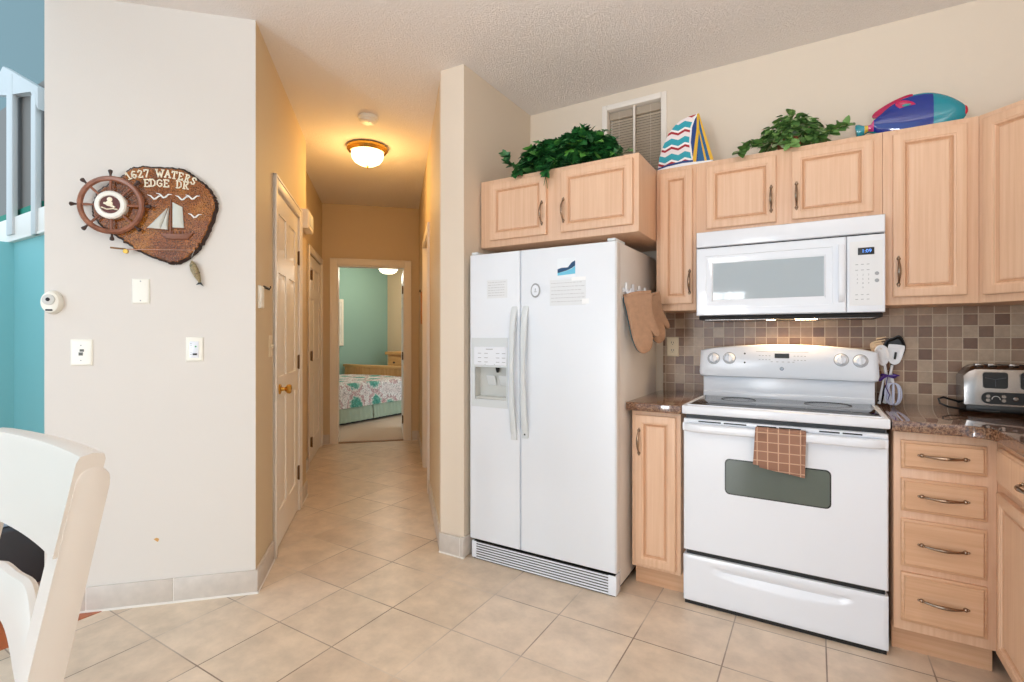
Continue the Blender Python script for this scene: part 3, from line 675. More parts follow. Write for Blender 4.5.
# --- toy fishing rod with hanging fish
rod = thing('fishing_rod', 'thin ornamental fishing rod lying across the foot of the plaque', 'fishing rod', hallpt(-1.04, 2.61, 1.63), PI / 4)
bm = B(); tube(bm, [(-1.143, 1.628, 0.036), (-1.0, 1.631, 0.036), (-0.868, 1.635, 0.036)], [0.0026, 0.002, 0.0012], 6); part('rod_blank', bm, mat('rod_pink', (196, 150, 128), 0.4), rod, LW)
bm = B(); tube(bm, [(-1.203, 1.633, 0.036), (-1.143, 1.628, 0.036)], 0.0038, 8); part('rod_grip', bm, mat('rod_grip_brown', (128, 92, 52), 0.5), rod, LW)
bm = B(); lathe(bm, [(0, -0.006), (0.010, -0.006), (0.010, 0.006), (0, 0.006)], Matrix.Translation((-1.143, 1.618, 0.036)), 14); part('reel', bm, M_brass, rod, LW)
bm = B(); tube(bm, [(-0.868, 1.635, 0.036), (-0.880, 1.610, 0.030), (-0.884, 1.588, 0.024)], 0.0007, 5); part('line', bm, mat('fish_line', (220, 220, 214), 0.5), rod, LW)
fi = thing('fish_ornament', 'small speckled green brown fish ornament hanging below the plaque', 'ornament', hallpt(-0.865, 2.635, 1.47), PI / 4)
bm = B()
ax = [(-0.886, 1.588), (-0.882, 1.570), (-0.874, 1.545), (-0.864, 1.520), (-0.856, 1.500), (-0.852, 1.488)]
tube(bm, [(x, z, 0.016) for x, z in ax], [0.004, 0.0135, 0.017, 0.014, 0.008, 0.005], 10); part('body', bm, speckle('fish_skin', [(0.4, (66, 70, 44)), (0.5, (176, 160, 120)), (0.6, (96, 74, 48))], 120, 0.35), fi, LW)
bm = B(); prism(bm, [(-0.855, 1.492), (-0.868, 1.476), (-0.852, 1.480), (-0.836, 1.470), (-0.848, 1.490)], 'z', 0.013, 0.018); part('tail', bm, M_black, fi, LW); bm = B(); prism(bm, [(-0.862, 1.55), (-0.852, 1.535), (-0.855, 1.52), (-0.862, 1.525)], 'z', 0.014, 0.018); part('fin', bm, M_black, fi, LW)
# --- plates and sensor
def wplate(name, x0, x1, z0, z1, label, group='wall plates on the left wall', fr=LW, m=M_ivory, cat='wall plate', o=0.0):
    c = fr @ Vector(((x0 + x1) / 2, (z0 + z1) / 2, 0))
    t = thing(name, label, cat, c, PI / 4 if fr is LW else 0, group)
    bm = B(); panel(bm, x0, x1, z0, z1, [(0, 0.0005), (0, 0.003), (0.006, 0.007), (0.008, 0.0072)]); part('plate', bm, m, t, fr)
    return t
def screw(t, x, z, fr=LW, o=0.007):
    bm = B(); lathe(bm, [(0, o), (0.0032, o), (0.0025, o + 0.001), (0, o + 0.001)], Matrix.Translation((x, z, 0)), 10); part('screw', bm, M_mark, t, fr)
t = wplate('blank_plate', -1.133, -1.063, 1.386, 1.500, 'blank ivory wall plate under the ship plaque')
screw(t, -1.098, 1.488); screw(t, -1.098, 1.400)
t = wplate('jack_plate', -1.371, -1.287, 1.104, 1.222, 'ivory wall plate with a small phone jack, below the round sensor')
screw(t, -1.330, 1.195); screw(t, -1.330, 1.128)
bm = B(); box(bm, (-1.338, 1.150, 0.004), (-1.322, 1.164, 0.0085), 0); box(bm, (-1.334, 1.167, 0.004), (-1.318, 1.178, 0.0085), 0); part('jack', bm, mat('jack_grey', (96, 96, 92), 0.5), t, LW)
t = wplate('timer_switch', -0.915, -0.843, 1.118, 1.232, 'ivory timer switch with a column of marks, nearest the hall corner')
bm = B(); box(bm, (-0.898, 1.135, 0.006), (-0.860, 1.212, 0.0095), 0, 0.001); part('timer_face', bm, M_white, t, LW)
bm = B()
for k in range(6): box(bm, (-0.895, 1.150 + 0.010 * k, 0.0093), (-0.888, 1.153 + 0.010 * k, 0.0102))
part('timer_marks', bm, M_mark, t, LW)
bm = B(); box(bm, (-0.884, 1.148, 0.009), (-0.866, 1.156, 0.013), 0, 0.001); part('timer_button', bm, M_black, t, LW, 'black button')
bm = B(); ball(bm, (-0.872, 1.188, 0.010), 0.004, u=8, v=6); part('timer_lamp', bm, mat('green_led', (70, 170, 120), 0.4), t, LW, 'green indicator')
t = thing('motion_sensor', 'round white sensor at the outer edge of the left wall', 'sensor', hallpt(-1.436, 2.65, 1.386), PI / 4)
bm = B(); lathe(bm, [(0, 0.0005), (0.046, 0.0005), (0.047, 0.006), (0.043, 0.020), (0.040, 0.028), (0.030, 0.031), (0, 0.031)], Matrix.Translation((-1.436, 1.386, 0)) @ Matrix.Diagonal((0.84, 1.12, 1, 1)), 32); part('housing', bm, M_ivory, t, LW)
bm = B(); lathe(bm, [(0, 0.030), (0.024, 0.030), (0.023, 0.036), (0.014, 0.039), (0, 0.039)], Matrix.Translation((-1.437, 1.396, 0)), 24); ln = part('lens_ring', bm, M_greyplast, t, LW)
bm = B(); ball(bm, (-1.437, 1.397, 0.038), 0.009, 0, (1, 1, .5)); part('lens', bm, M_black, ln, LW, 'small black lens')
bm = B(); box(bm, (-1.450, 1.347, 0.026), (-1.424, 1.355, 0.0325), 0, 0.002); part('slot', bm, M_black, t, LW)
# hall-side wall of the corner: plate, key hook and switch
HLW = frame(hallpt(-0.617, 0), HR)     # x = distance along the hall
t = thing('hall_plate', 'cream wall plate on the hall wall just round the left corner', 'wall plate', hallpt(-0.617, 2.72, 1.42), PI / 4)
bm = B(); panel(bm, 2.69, 2.755, 1.375, 1.487, [(0, 0.0005), (0, 0.010), (0.005, 0.016), (0.007, 0.016)]); part('plate', bm, M_ivory, t, HLW)
t = thing('wall_hook', 'small black metal hook on the hall wall beside the cream plate', 'hook', hallpt(-0.617, 2.86, 1.49), PI / 4)
bm = B(); box(bm, (2.80, 1.482, 0.0), (2.93, 1.496, 0.006), 0, 0.002); part('bar', bm, M_black, t, HLW)
bm = B(); tube(bm, [(2.83, 1.488, 0.004), (2.83, 1.480, 0.022), (2.83, 1.488, 0.030), (2.83, 1.496, 0.028)], 0.003, 6); part('prong', bm, M_black, t, HLW)
t = thing('light_switch', 'almond light switch plate beside the closet door casing', 'switch', hallpt(-0.617, 2.955, 1.18), PI / 4)
bm = B(); panel(bm, 2.92, 2.99, 1.125, 1.240, [(0, 0.0005), (0, 0.003), (0.005, 0.006), (0.007, 0.006)]); part('plate', bm, M_almond, t, HLW)
bm = B(); box(bm, (2.950, 1.172, 0.004), (2.960, 1.192, 0.016), 0, 0.002); part('toggle', bm, M_almond, t, HLW)
# door chime
t = thing('door_chime', 'white door chime box high on the hall wall past the closet door', 'door chime', hallpt(-0.617, 4.06, 2.08), PI / 4)
bm = B(); panel(bm, 3.93, 4.185, 2.03, 2.17, [(0, 0.0), (0, 0.045), (0.008, 0.055), (0.02, 0.057)]); part('cover', bm, M_trim, t, HLW)
bm = B(); panel(bm, 3.965, 4.15, 2.06, 2.14, [(0, 0.055), (0, 0.059), (0.006, 0.061)]); part('grille', bm, M_offwhite, t, HLW)
# narrow plaque on the right hall wall
t = thing('wall_plaque', 'narrow brown wooden plaque on the right hall wall past the door casing', 'wall plaque', hallpt(rr_(5.1), 5.1, 1.54), PI / 4)
RW = frame(hallpt(0, 0), -HR)
bm = B(); panel(bm, -5.16, -5.02, 1.36, 1.68, [(0, -0.347), (0, -0.330), (0.008, -0.322), (0.02, -0.322)]); part('board', bm, mat('plaque_brown', (196, 136, 84), 0.5), t, RW)
bm = B(); tube(bm, [(-5.05, 1.66, -0.324), (-5.05, 1.70, -0.312), (-5.05, 1.675, -0.304)], 0.004, 6); part('hook', bm, M_black, t, RW, 'small dark hook')

# ================================================================== HALL CEILING
lc = hallpt(-0.156, 4.20, CEIL)
cl = thing('ceiling_light', 'brass rimmed frosted bowl light on the hall ceiling', 'ceiling light', lc, PI / 4)
T = Matrix.Translation(lc)
bm = B(); lathe(bm, [(0.0, 0), (0.148, 0), (0.160, -0.010), (0.161, -0.026), (0.150, -0.042), (0.138, -0.050), (0.126, -0.046), (0.0, -0.040)], T, 40); part('brass_rim', bm, M_brass, cl)
bm = B(); lathe(bm, [(0.122, -0.046), (0.126, -0.066), (0.120, -0.095), (0.100, -0.122), (0.066, -0.142), (0.03, -0.150), (0.0, -0.151)], T, 36); part('glass_bowl', bm, M_glow, cl)
bm = B(); lathe(bm, [(0.0, -0.149), (0.012, -0.149), (0.014, -0.155), (0.006, -0.161), (0.009, -0.168), (0.004, -0.177), (0, -0.178)], T, 14); part('finial', bm, M_brass, cl)
def point(name, loc, power, color, r=0.1):
    d = bpy.data.lights.new(name, 'POINT'); d.energy = power; d.color = color; d.shadow_soft_size = r
    o = bpy.data.objects.new(name, d); COL.objects.link(o); o.location = loc; return o
point('hall_bulb', lc + Vector((0, 0, -0.34)), 11.5, (1.0, 0.575, 0.17), 0.10)
sd = thing('smoke_detector', 'round white smoke detector on the hall ceiling before the light', 'smoke detector', hallpt(-0.130, 3.63, CEIL), PI / 4)
T = Matrix.Translation(hallpt(-0.130, 3.63, CEIL))
bm = B(); lathe(bm, [(0, 0), (0.068, 0), (0.070, -0.008), (0.066, -0.022), (0.058, -0.026), (0.054, -0.036), (0.04, -0.042), (0, -0.043)], T, 32); part('housing', bm, M_ivory, sd)
bm = B(); lathe(bm, [(0, -0.042), (0.014, -0.042), (0.013, -0.046), (0, -0.047)], T @ Matrix.Translation((0.015, 0, 0)), 16); part('test_button', bm, M_ivory, sd)

# ================================================================== BEDROOM
bl = Vector((-6.50, 6.52, 2.60))
cb = thing('ceiling_light', 'white glass bowl light on the bedroom ceiling', 'ceiling light', bl)
T = Matrix.Translation(bl)
bm = B(); lathe(bm, [(0, 0), (0.13, 0), (0.13, -0.10), (0.15, -0.16), (0, -0.16)], T, 28); part('base', bm, M_ivory, cb)
bm = B(); lathe(bm, [(0.165, -0.15), (0.168, -0.165), (0.14, -0.215), (0.09, -0.245), (0.0, -0.255)], T, 28); part('glass_bowl', bm, mat('bedroom_bowl', (255, 246, 226), 0.5, emit=(255, 238, 206), estr=4.0), cb)
point('bedroom_bulb', bl + Vector((0.3, -0.3, -0.35)), 22, (1.0, 0.90, 0.74), 0.12)
bd = thing('bed', 'bed with a sage green skirt standing in the green bedroom', 'bed', (-6.30, 5.2, 0))
bm = B(); box(bm, (-7.02, 4.05, 0.10), (-5.57, 6.12, 0.52), 0, 0.03, 3); part('mattress', bm, M_ivory, bd)
bm = B()
for k in range(2):
    y0, y1 = (4.05, 5.235) if k == 0 else (5.25, 6.12); n = 90; top = []; bot = []
    for i in range(n + 1):
        y = y0 + (y1 - y0) * i / n; w = 0.008 * math.sin(i * 0.9) + 0.005 * math.sin(i * 0.37)
        top.append((-5.545 + w * 0.3, y, 0.30)); bot.append((-5.520 + w, y, 0.045))
    rings(bm, [top, [((a[0] + b[0]) / 2, a[1], 0.17) for a, b in zip(top, bot)], bot, [(p[0] - 0.006, p[1], p[2]) for p in bot], [(p[0] - 0.012, p[1], p[2]) for p in top]], 0, False, False, closed=False)
part('bed_skirt', bm, mat('sage_skirt', (168, 182, 158), 0.85), bd, None, 'sage green pleated bed skirt')
bm = B(); box(bm, (-7.0, 4.1, 0.012), (-5.60, 6.1, 0.06)); part('bed_shadow_block', bm, M_dark, bd, None, 'dark block standing in for the shadow line under the skirt')  # dark block paints in the shade below the skirt
M_quilt = bpy.data.materials.new('quilt_print'); M_quilt.use_nodes = True
def _quilt():
    N, L, P = nodes(M_quilt); tc = N.new('ShaderNodeTexCoord'); mp = N.new('ShaderNodeMapping'); mp.inputs['Scale'].default_value = (2.2, 2.2, 2.2); L.new(tc.outputs['Object'], mp.inputs[0])
    ns = N.new('ShaderNodeTexNoise'); ns.inputs['Scale'].default_value = 12; ns.inputs['Detail'].default_value = 3; L.new(mp.outputs[0], ns.inputs['Vector'])
    ad = N.new('ShaderNodeMix'); ad.data_type = 'RGBA'; ad.blend_type = 'LINEAR_LIGHT'; ad.inputs[0].default_value = 0.16; L.new(mp.outputs[0], ad.inputs[6]); L.new(ns.outputs['Color'], ad.inputs[7])
    v = N.new('ShaderNodeTexVoronoi'); v.inputs['Scale'].default_value = 1.25; v.inputs['Randomness'].default_value = 0.35; L.new(ad.outputs[2], v.inputs['Vector'])
    r = ramp(N, [(0.0, (46, 140, 120)), (0.10, (110, 180, 160)), (0.15, (60, 150, 130)), (0.27, (130, 186, 166)), (0.32, (236, 230, 220)), (0.42, (196, 150, 146)), (0.47, (240, 236, 228)), (0.64, (226, 212, 204))])
    L.new(v.outputs['Distance'], r.inputs[0])
    n2 = N.new('ShaderNodeTexNoise'); n2.inputs['Scale'].default_value = 26; n2.inputs['Detail'].default_value = 2; L.new(mp.outputs[0], n2.inputs['Vector'])
    r2 = ramp(N, [(0.40, (130, 120, 118)), (0.50, (255, 255, 255))]); L.new(n2.outputs['Fac'], r2.inputs[0])
    mx = N.new('ShaderNodeMix'); mx.data_type = 'RGBA'; mx.blend_type = 'MULTIPLY'; mx.inputs[0].default_value = 0.55; L.new(r.outputs[0], mx.inputs[6]); L.new(r2.outputs[0], mx.inputs[7]); L.new(mx.outputs[2], P.inputs['Base Color']); P.inputs['Roughness'].default_value = 0.85
_quilt()
bm = B(); n = 40; R = []
for i in range(n + 1):
    y = 4.04 + (6.115 - 4.04) * i / n
    w = 0.006 * math.sin(i * 1.1) + 0.004 * math.sin(i * 0.43)
    R.append([(-7.06, y, 0.30), (-7.06, y, 0.53), (-7.02, y, 0.575 + w), (-6.6, y, 0.585 + w), (-6.2, y, 0.582 - w), (-5.8, y, 0.580 + w), (-5.575, y, 0.572), (-5.535 + w, y, 0.54), (-5.520 + w, y, 0.42), (-5.512 + w * 1.5, y, 0.245), (-5.535, y, 0.245), (-5.545, y, 0.40), (-5.56, y, 0.525), (-6.3, y, 0.535), (-7.03, y, 0.525), (-7.04, y, 0.30)])
rings(bm, R)
solo('quilt', bm, M_quilt, 'teal and pink medallion print quilt spread over the bed', 'quilt', (-6.3, 5.2, 0.53))
bm = B(); box(bm, (-7.14, 6.13, 0.40), (-5.50, 6.17, 0.70), 0); 
for k in range(54): box(bm, (-7.12 + 0.03 * k, 6.124, 0.40), (-7.10 + 0.03 * k, 6.131, 0.69), 0, 0.002)
fb = part('footboard', bm, M_pine, bd, None, 'slatted pine footboard')
bm = B(); box(bm, (-7.20, 6.11, 0.70), (-5.46, 6.19, 0.745), 0, 0.006); part('cap_rail', bm, M_pine_h, fb)
for x in (-7.13, -5.51):
    bm = B(); box(bm, (x - 0.035, 6.115, 0.008), (x + 0.035, 6.185, 0.70), 0, 0.004); part('post', bm, M_pine, fb)
# pine chest against the beige wall
cd = thing('chest_of_drawers', 'pine chest of drawers against the beige bedroom wall beyond the bed', 'chest', (-6.4, 7.0, 0))
bm = B(); box(bm, (-6.78, 6.80, 0.02), (-5.95, 7.22, 0.90), 0, 0.004); part('carcass', bm, M_pine, cd)
bm = B(); box(bm, (-6.83, 6.76, 0.90), (-5.90, 7.23, 0.955), 0, 0.008); part('top', bm, M_pine_h, cd)
for z in (0.08, 0.36, 0.64):
    bm = B(); panel(bm, -6.74, -5.99, z, z + 0.24, DRAWP, 0.0); dr = part('drawer', bm, M_pine_h, cd, K(6.80))
    for x in (-6.60, -6.15):
        bm = B(); lathe(bm, [(0, 0), (0.010, 0), (0.010, 0.015), (0.019, 0.024), (0.014, 0.034), (0, 0.036)], Matrix.Translation((x, z + 0.12, 0.018)), 12); part('knob', bm, mat('dark_knob', (70, 48, 30), 0.4), dr, K(6.80), 'dark round knob')
# picture on the green wall
PF = frame((-7.25, 0, 0), (1, 0, 0))
pc = thing('framed_picture', 'tall cream framed picture hanging on the green bedroom wall', 'picture', (-7.235, 5.905, 1.49))
bm = B(); panel(bm, 5.66, 6.150, 1.07, 1.90, [(0, 0.001), (0, 0.022), (0.012, 0.030), (0.045, 0.030), (0.055, 0.018), (0.056, 0.018)]); part('frame', bm, mat('cream_frame', (232, 222, 200), 0.5), pc, PF)
bm = B(); box(bm, (5.715, 1.125, 0.012), (6.095, 1.845, 0.020)); part('print', bm, mat('pale_print', (214, 208, 190), 0.7, var=0.15, vscale=9), pc, PF)

# ================================================================== KITCHEN: refrigerator
fr = thing('refrigerator', 'white side-by-side refrigerator with ice dispenser beside the wall pier', 'refrigerator', (-1.22, 2.64, 0))
bm = B(); box(bm, (-1.648, 2.352, 0.03), (-0.803, 2.985, 1.690), 0, 0.006); box(bm, (-1.62, 2.36, 0.002), (-0.82, 2.97, 0.03), 1); box(bm, (-1.628, 2.342, 0.10), (-0.815, 2.356, 1.68), 1); part('body', bm, [M_fridge_side, M_black], fr)
F = K(2.342)
def edge(x0, x1, z0, z1, t=0.062): return [rect(x0, x1, z0, z1, 0), rect(x0, x1, z0, z1, t - 0.010), rect(x0, x1, z0, z1, t - 0.004, 0.0018), rect(x0, x1, z0, z1, t - 0.0010, 0.005), rect(x0, x1, z0, z1, t, 0.009)]
HX0, HX1, HZ0, HZ1 = -1.612, -1.407, 0.892, 1.068
bm = B(); rings(bm, edge(-1.650, -1.3275, 0.112, 1.688) + [rect(HX0, HX1, HZ0, HZ1, 0.062), rect(HX0, HX1, HZ0, HZ1, 0.012)])
fd = part('freezer_door', bm, M_fridge, fr, F)
bm = B(); rings(bm, edge(-1.3225, -0.803, 0.112, 1.688)); rd = part('refrigerator_door', bm, M_fridge, fr, F)
bm = B(); box(bm, (-0.8035, 0.118, 0.002), (-0.8005, 1.682, 0.052)); part('door_edge', bm, M_fridge_side, rd, F)
# dispenser
bm = B()
for a in (((-1.634, 1.068), (-1.398, 1.228)), ((-1.634, 0.850), (-1.398, 0.892)), ((-1.634, 0.892), (-1.612, 1.068)), ((-1.407, 0.892), (-1.398, 1.068))):
    box(bm, (a[0][0], a[0][1], 0.060), (a[1][0], a[1][1], 0.066))
dp = part('dispenser_bezel', bm, M_offwhite, fd, F)
bm = B(); rplate(bm, -1.617, -1.405, 1.078, 1.180, 0.008, 0.064, 0.071, 0.003); bp = part('button_panel', bm, M_white, dp, F) if False else part('button_panel', bm, M_white, fd, F)
for x in (-1.588, -1.545, -1.470, -1.432):
    for z in (1.095, 1.118, 1.142):
        bm = B(); box(bm, (x, z, 0.0708), (x + 0.022, z + 0.003, 0.0713)); part('button_mark', bm, M_mark, fd, F)
bm = B(); box(bm, (-1.535, 1.164, 0.0708), (-1.490, 1.168, 0.0713)); part('button_mark', bm, M_mark, fd, F)
for x in (-1.540, -1.48):
    bm = B(); ball(bm, (x, 1.084, 0.071), 0.0025, u=8, v=5); part('dispenser_lamp', bm, M_mark, fd, F)
bm = B(); box(bm, (HX0 + 0.001, HZ0 + 0.001, 0.0125), (HX1 - 0.001, HZ1 - 0.001, 0.0135)); box(bm, (HX0 + 0.0005, HZ0, 0.0135), (HX1 - 0.0005, HZ0 + 0.014, 0.060), 0, 0.002); box(bm, (HX0, HZ0 + 0.014, 0.0135), (HX0 + 0.002, HZ1, 0.060)); part('dispenser_well', bm, M_greyplast, fd, F)
bm = B(); lathe(bm, [(0, 0.0), (0.013, 0.0), (0.010, -0.016), (0.006, -0.030), (0, -0.030)], Matrix.Translation((-1.485, HZ1, 0.030)) @ Matrix.Rotation(-PI / 2, 4, 'X'), 14); part('spout', bm, M_black, fd, F, 'black ice spout')
for x in (-1.525, -1.445):
    bm = B(); box(bm, (x - 0.030, -0.03, 0), (x + 0.026, 0.03, 0.006), 0, 0.003, M=Matrix.Translation((0, 0.995, 0.024)) @ Matrix.Rotation(0.35, 4, 'X')); part('paddle', bm, M_offwhite, fd, F)
# handles
def fhandle(x, z0, z1):
    bm = B(); n = 20; R = []
    for i in range(n + 1):
        t = i / n; z = z0 + (z1 - z0) * t; o = 0.064 + 0.040 * math.sin(PI * min(1, max(0, t))) ** 0.45
        hw = 0.014 + 0.003 * math.cos(2 * PI * t)
        R.append([(x - hw, z, o - 0.016), (x + hw, z, o - 0.016), (x + hw, z, o - 0.004), (x + hw * .6, z, o), (x - hw * .6, z, o), (x - hw, z, o - 0.004)])
    rings(bm, R); return bm
h1 = part('handle', fhandle(-1.358, 0.700, 1.395), M_offwhite, fd, F); h2 = part('handle', fhandle(-1.290, 0.715, 1.395), M_offwhite, rd, F)
for p, x, z in ((fd, -1.358, 0.69), (rd, -1.290, 0.705)):
    bm = B(); box(bm, (x - 0.017, z, 0.060), (x + 0.017, z + 0.055, 0.074), 0, 0.004); part('handle_cap', bm, M_offwhite, p, F)
bm = B(); box(bm, (-1.294, 0.738, 0.073), (-1.286, 0.746, 0.0755)); box(bm, (-1.294, 0.722, 0.073), (-1.286, 0.730, 0.0755)); part('cap_screws', bm, M_black, rd, F)
# grille
bm = B(); box(bm, (-1.630, 2.2915, 0.001), (-0.812, 2.345, 0.100), 1)
box(bm, (-1.642, 2.288, 0.006), (-1.612, 2.35, 0.098), 0, 0.003); box(bm, (-0.845, 2.288, 0.004), (-0.804, 2.35, 0.098), 0, 0.003)
for k in range(7): box(bm, (-1.615, 2.287, 0.006 + 0.0136 * k), (-0.842, 2.304, 0.0130 + 0.0136 * k), 0, 0.0012)
part('base_grille', bm, [M_white, M_black], fr)
for x0, x1 in ((-1.645, -1.605), (-0.850, -0.808)):
    bm = B(); box(bm, (x0, 2.290, 1.690), (x1, 2.43, 1.704), 0, 0.004); part('hinge_cover', bm, M_offwhite, fr)
# papers and magnets on the doors
FD = K(2.280)
M_ink = mat('faint_ink', (186, 188, 192), 0.6)
def note(name, x0, x1, z0, z1, label, lines, rot=0.0, tape=()):
    t = thing(name, label, 'paper note', (x0 / 2 + x1 / 2, 2.279, z0), 0, 'notes on the refrigerator')
    bm = B(); rings(bm, [rect(x0, x1, z0, z1, 0.0004), rect(x0, x1, z0, z1, 0.0010)]); part('sheet', bm, mat('note_paper', (226, 230, 234), 0.7), t, FD)
    bm = B()
    for k in range(lines):
        z = z1 - (k + 1) * (z1 - z0) / (lines + 1); x = x0 + 0.008
        while x < x1 - 0.02:
            w = random.uniform(0.006, 0.020); box(bm, (x, z, 0.0010), (min(x + w, x1 - 0.006), z + 0.0024, 0.0013)); x += w + 0.004
    part('writing', bm, M_ink, t, FD)
    for (a, b, c, d) in tape:
        bm = B(); box(bm, (a, c, 0.0009), (b, d, 0.0016)); part('tape', bm, mat('tape_white', (244, 246, 248), 0.3), t, FD)
note('paper_note', -1.533, -1.403, 1.442, 1.540, 'small handwritten note on the freezer door', 6)
note('paper_note', -1.150, -0.955, 1.390, 1.520, 'larger taped handwritten note on the right refrigerator door', 6, 0, ((-1.03, -0.955, 1.511, 1.528), (-0.975, -0.938, 1.395, 1.420)))
t = thing('oval_magnet', 'oval grey rimmed magnet beside the seam of the refrigerator doors', 'magnet', (-1.232, 2.278, 1.44))
bm = B(); T = Matrix.Translation((-1.232, 1.472, 0)) @ Matrix.Diagonal((0.78, 1.06, 1, 1)); lathe(bm, [(0, 0.0004), (0.035, 0.0004), (0.035, 0.004), (0.031, 0.006), (0.028, 0.004), (0, 0.004)], T, 28); part('rim', bm, M_mark, t, FD)
bm = B(); lathe(bm, [(0, 0.004), (0.027, 0.004), (0.027, 0.0048), (0, 0.0048)], T, 24); part('face', bm, M_white, t, FD)
bm = B(); box(bm, (-1.238, 1.463, 0.0048), (-1.224, 1.467, 0.0053)); box(bm, (-1.234, 1.470, 0.0048), (-1.229, 1.482, 0.0053)); part('face_marks', bm, M_mark, t, FD)
t = thing('picture_magnet', 'small blue seaside picture magnet high on the right refrigerator door', 'magnet', (-1.055, 2.278, 1.53))
bm = B(); box(bm, (-1.108, 1.528, 0.0004), (-1.008, 1.625, 0.002)); part('card', bm, mat('card_white', (236, 242, 248), 0.3), t, FD)
bm = B(); prism(bm, [(-1.106, 1.553), (-1.106, 1.572), (-1.085, 1.578), (-1.05, 1.578), (-1.028, 1.602), (-1.010, 1.610), (-1.010, 1.585), (-1.03, 1.572), (-1.06, 1.562)], 'z', 0.002, 0.0026); part('headland', bm, mat('deep_blue', (24, 70, 112), 0.4), t, FD, 'dark blue headland')
bm = B(); prism(bm, [(-1.106, 1.54), (-1.106, 1.553), (-1.06, 1.561), (-1.03, 1.570), (-1.010, 1.584), (-1.010, 1.545)], 'z', 0.002, 0.0024); part('water', bm, mat('sky_blue', (110, 196, 226), 0.4), t, FD, 'pale blue water')
# hook strip and oven mitts on the refrigerator's right side
hk = thing('hook_strip', 'white magnetic hook strip on the side of the refrigerator', 'hooks', (-0.800, 2.57, 1.47))
SD = frame((-0.803, 0, 0), (1, 0, 0))      # x = +Y, y = Z, z = out
bm = B(); box(bm, (2.375, 1.452, 0.0004), (2.76, 1.474, 0.005), 0, 0.002); part('strip', bm, M_white, hk, SD)
for y in (2.405, 2.515, 2.62, 2.725):
    bm = B(); tube(bm, [(y, 1.500, 0.008), (y, 1.462, 0.008), (y, 1.450, 0.016), (y, 1.452, 0.030), (y, 1.470, 0.036)], [0.007, 0.007, 0.0065, 0.006, 0.005], 8); part('hook', bm, M_white, hk, SD)
M_mitt = mat('tan_quilted_cloth', (178, 140, 112), 0.9, bump=0.35, bscale=120, var=0.1, vscale=40)
M_mteal = mat('teal_lining', (34, 92, 108), 0.9)
def mitt(label, x, y, ang, z, mirror=1, tilt=0.0, k_=1.0):
    t = thing('oven_mitt', label, 'oven mitt', (x, y, z), math.radians(ang), 'oven mitts on the refrigerator')
    TM = WM[t] @ Matrix.Rotation(-tilt, 4, 'Y') @ Matrix.Scale(k_, 4)
    O = [(-0.070, 0), (-0.073, -0.08), (-0.068, -0.16), (-0.062, -0.22), (-0.045, -0.275), (-0.015, -0.298), (0.020, -0.290), (0.040, -0.262), (0.046, -0.225), (0.042, -0.20), (0.056, -0.222), (0.072, -0.232), (0.086, -0.222), (0.088, -0.200), (0.078, -0.165), (0.066, -0.12), (0.064, -0.06), (0.066, 0)]
    O = [(a * mirror, b) for a, b in O]
    O = refine(O, 4); c = (0.0, -0.14)
    def sc(k, o): return [(c[0] + (a - c[0]) * k, o, c[1] + (b - c[1]) * k) for a, b in O]
    bm = B(); rings(bm, [sc(0.97, -0.004), sc(1.0, -0.008), sc(0.985, -0.016), sc(0.90, -0.023), sc(0.6, -0.026)]); part('outer_cloth', bm, M_mitt, t, TM)
    bm = B(); rings(bm, [sc(0.985, -0.003), sc(0.99, 0.004), sc(0.93, 0.008), sc(0.6, 0.009)]); part('lining', bm, M_mteal, t, TM, 'dark teal backing cloth')
    bm = B(); box(bm, (-0.074, -0.025, -0.012), (0.068, 0.010, 0.004), 0, 0.003); part('cuff', bm, M_mitt, t, TM)
mitt('tan oven mitt nearer the refrigerator front, hanging from the hook strip', -0.748, 2.425, 50, 1.448, 1, 0.16)
mitt('second tan oven mitt half hidden behind the front one', -0.735, 2.585, 55, 1.448, 1, 0.30, 0.86)

# ================================================================== KITCHEN: cabinets
G_wall = 'maple wall cabinets'
def cab_door(parent, x0, x1, z0, z1, fr_, hx=None, hz=None, grain=None):
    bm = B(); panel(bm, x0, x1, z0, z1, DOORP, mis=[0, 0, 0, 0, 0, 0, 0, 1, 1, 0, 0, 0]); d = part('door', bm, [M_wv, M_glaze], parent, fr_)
    if hx is not None:
        bm = B(); arch_pull(bm, (hx, hz - 0.055, 0.018), (hx, hz + 0.055, 0.018), (0, 0, 1)); part('handle', bm, M_nickel, d, fr_, 'antique metal arched pull')
    return d
UF = K(2.735)
def wallcab(label, x0, x1, z0, z1, y0, y1=3.03):
    t = thing('wall_cabinet', label, 'cabinet', ((x0 + x1) / 2, (y0 + y1) / 2, z0), 0, G_wall)
    bm = B(); box(bm, (x0 + 0.0005, y0, z0), (x1 - 0.0005, y1, z1), 0, 0.0015)
    part('carcass', bm, M_wv, t); return t
ca = wallcab('narrow maple wall cabinet between refrigerator and microwave', -0.735, -0.530, 1.372, 2.134, 2.735)
cab_door(ca, -0.714, -0.545, 1.407, 2.110, UF, -0.558, 1.518)
cm = wallcab('low two-door maple wall cabinet directly above the microwave', -0.530, 0.255, 1.756, 2.134, 2.735)
cab_door(cm, -0.477, -0.160, 1.786, 2.106, UF, -0.180, 1.897); cab_door(cm, -0.093, 0.221, 1.788, 2.108, UF, -0.074, 1.897)
cdd = wallcab('tall single-door maple wall cabinet right of the microwave', 0.255, 0.573, 1.372, 2.134, 2.735)
cab_door(cdd, 0.290, 0.534, 1.406, 2.110, UF, 0.309, 1.515)
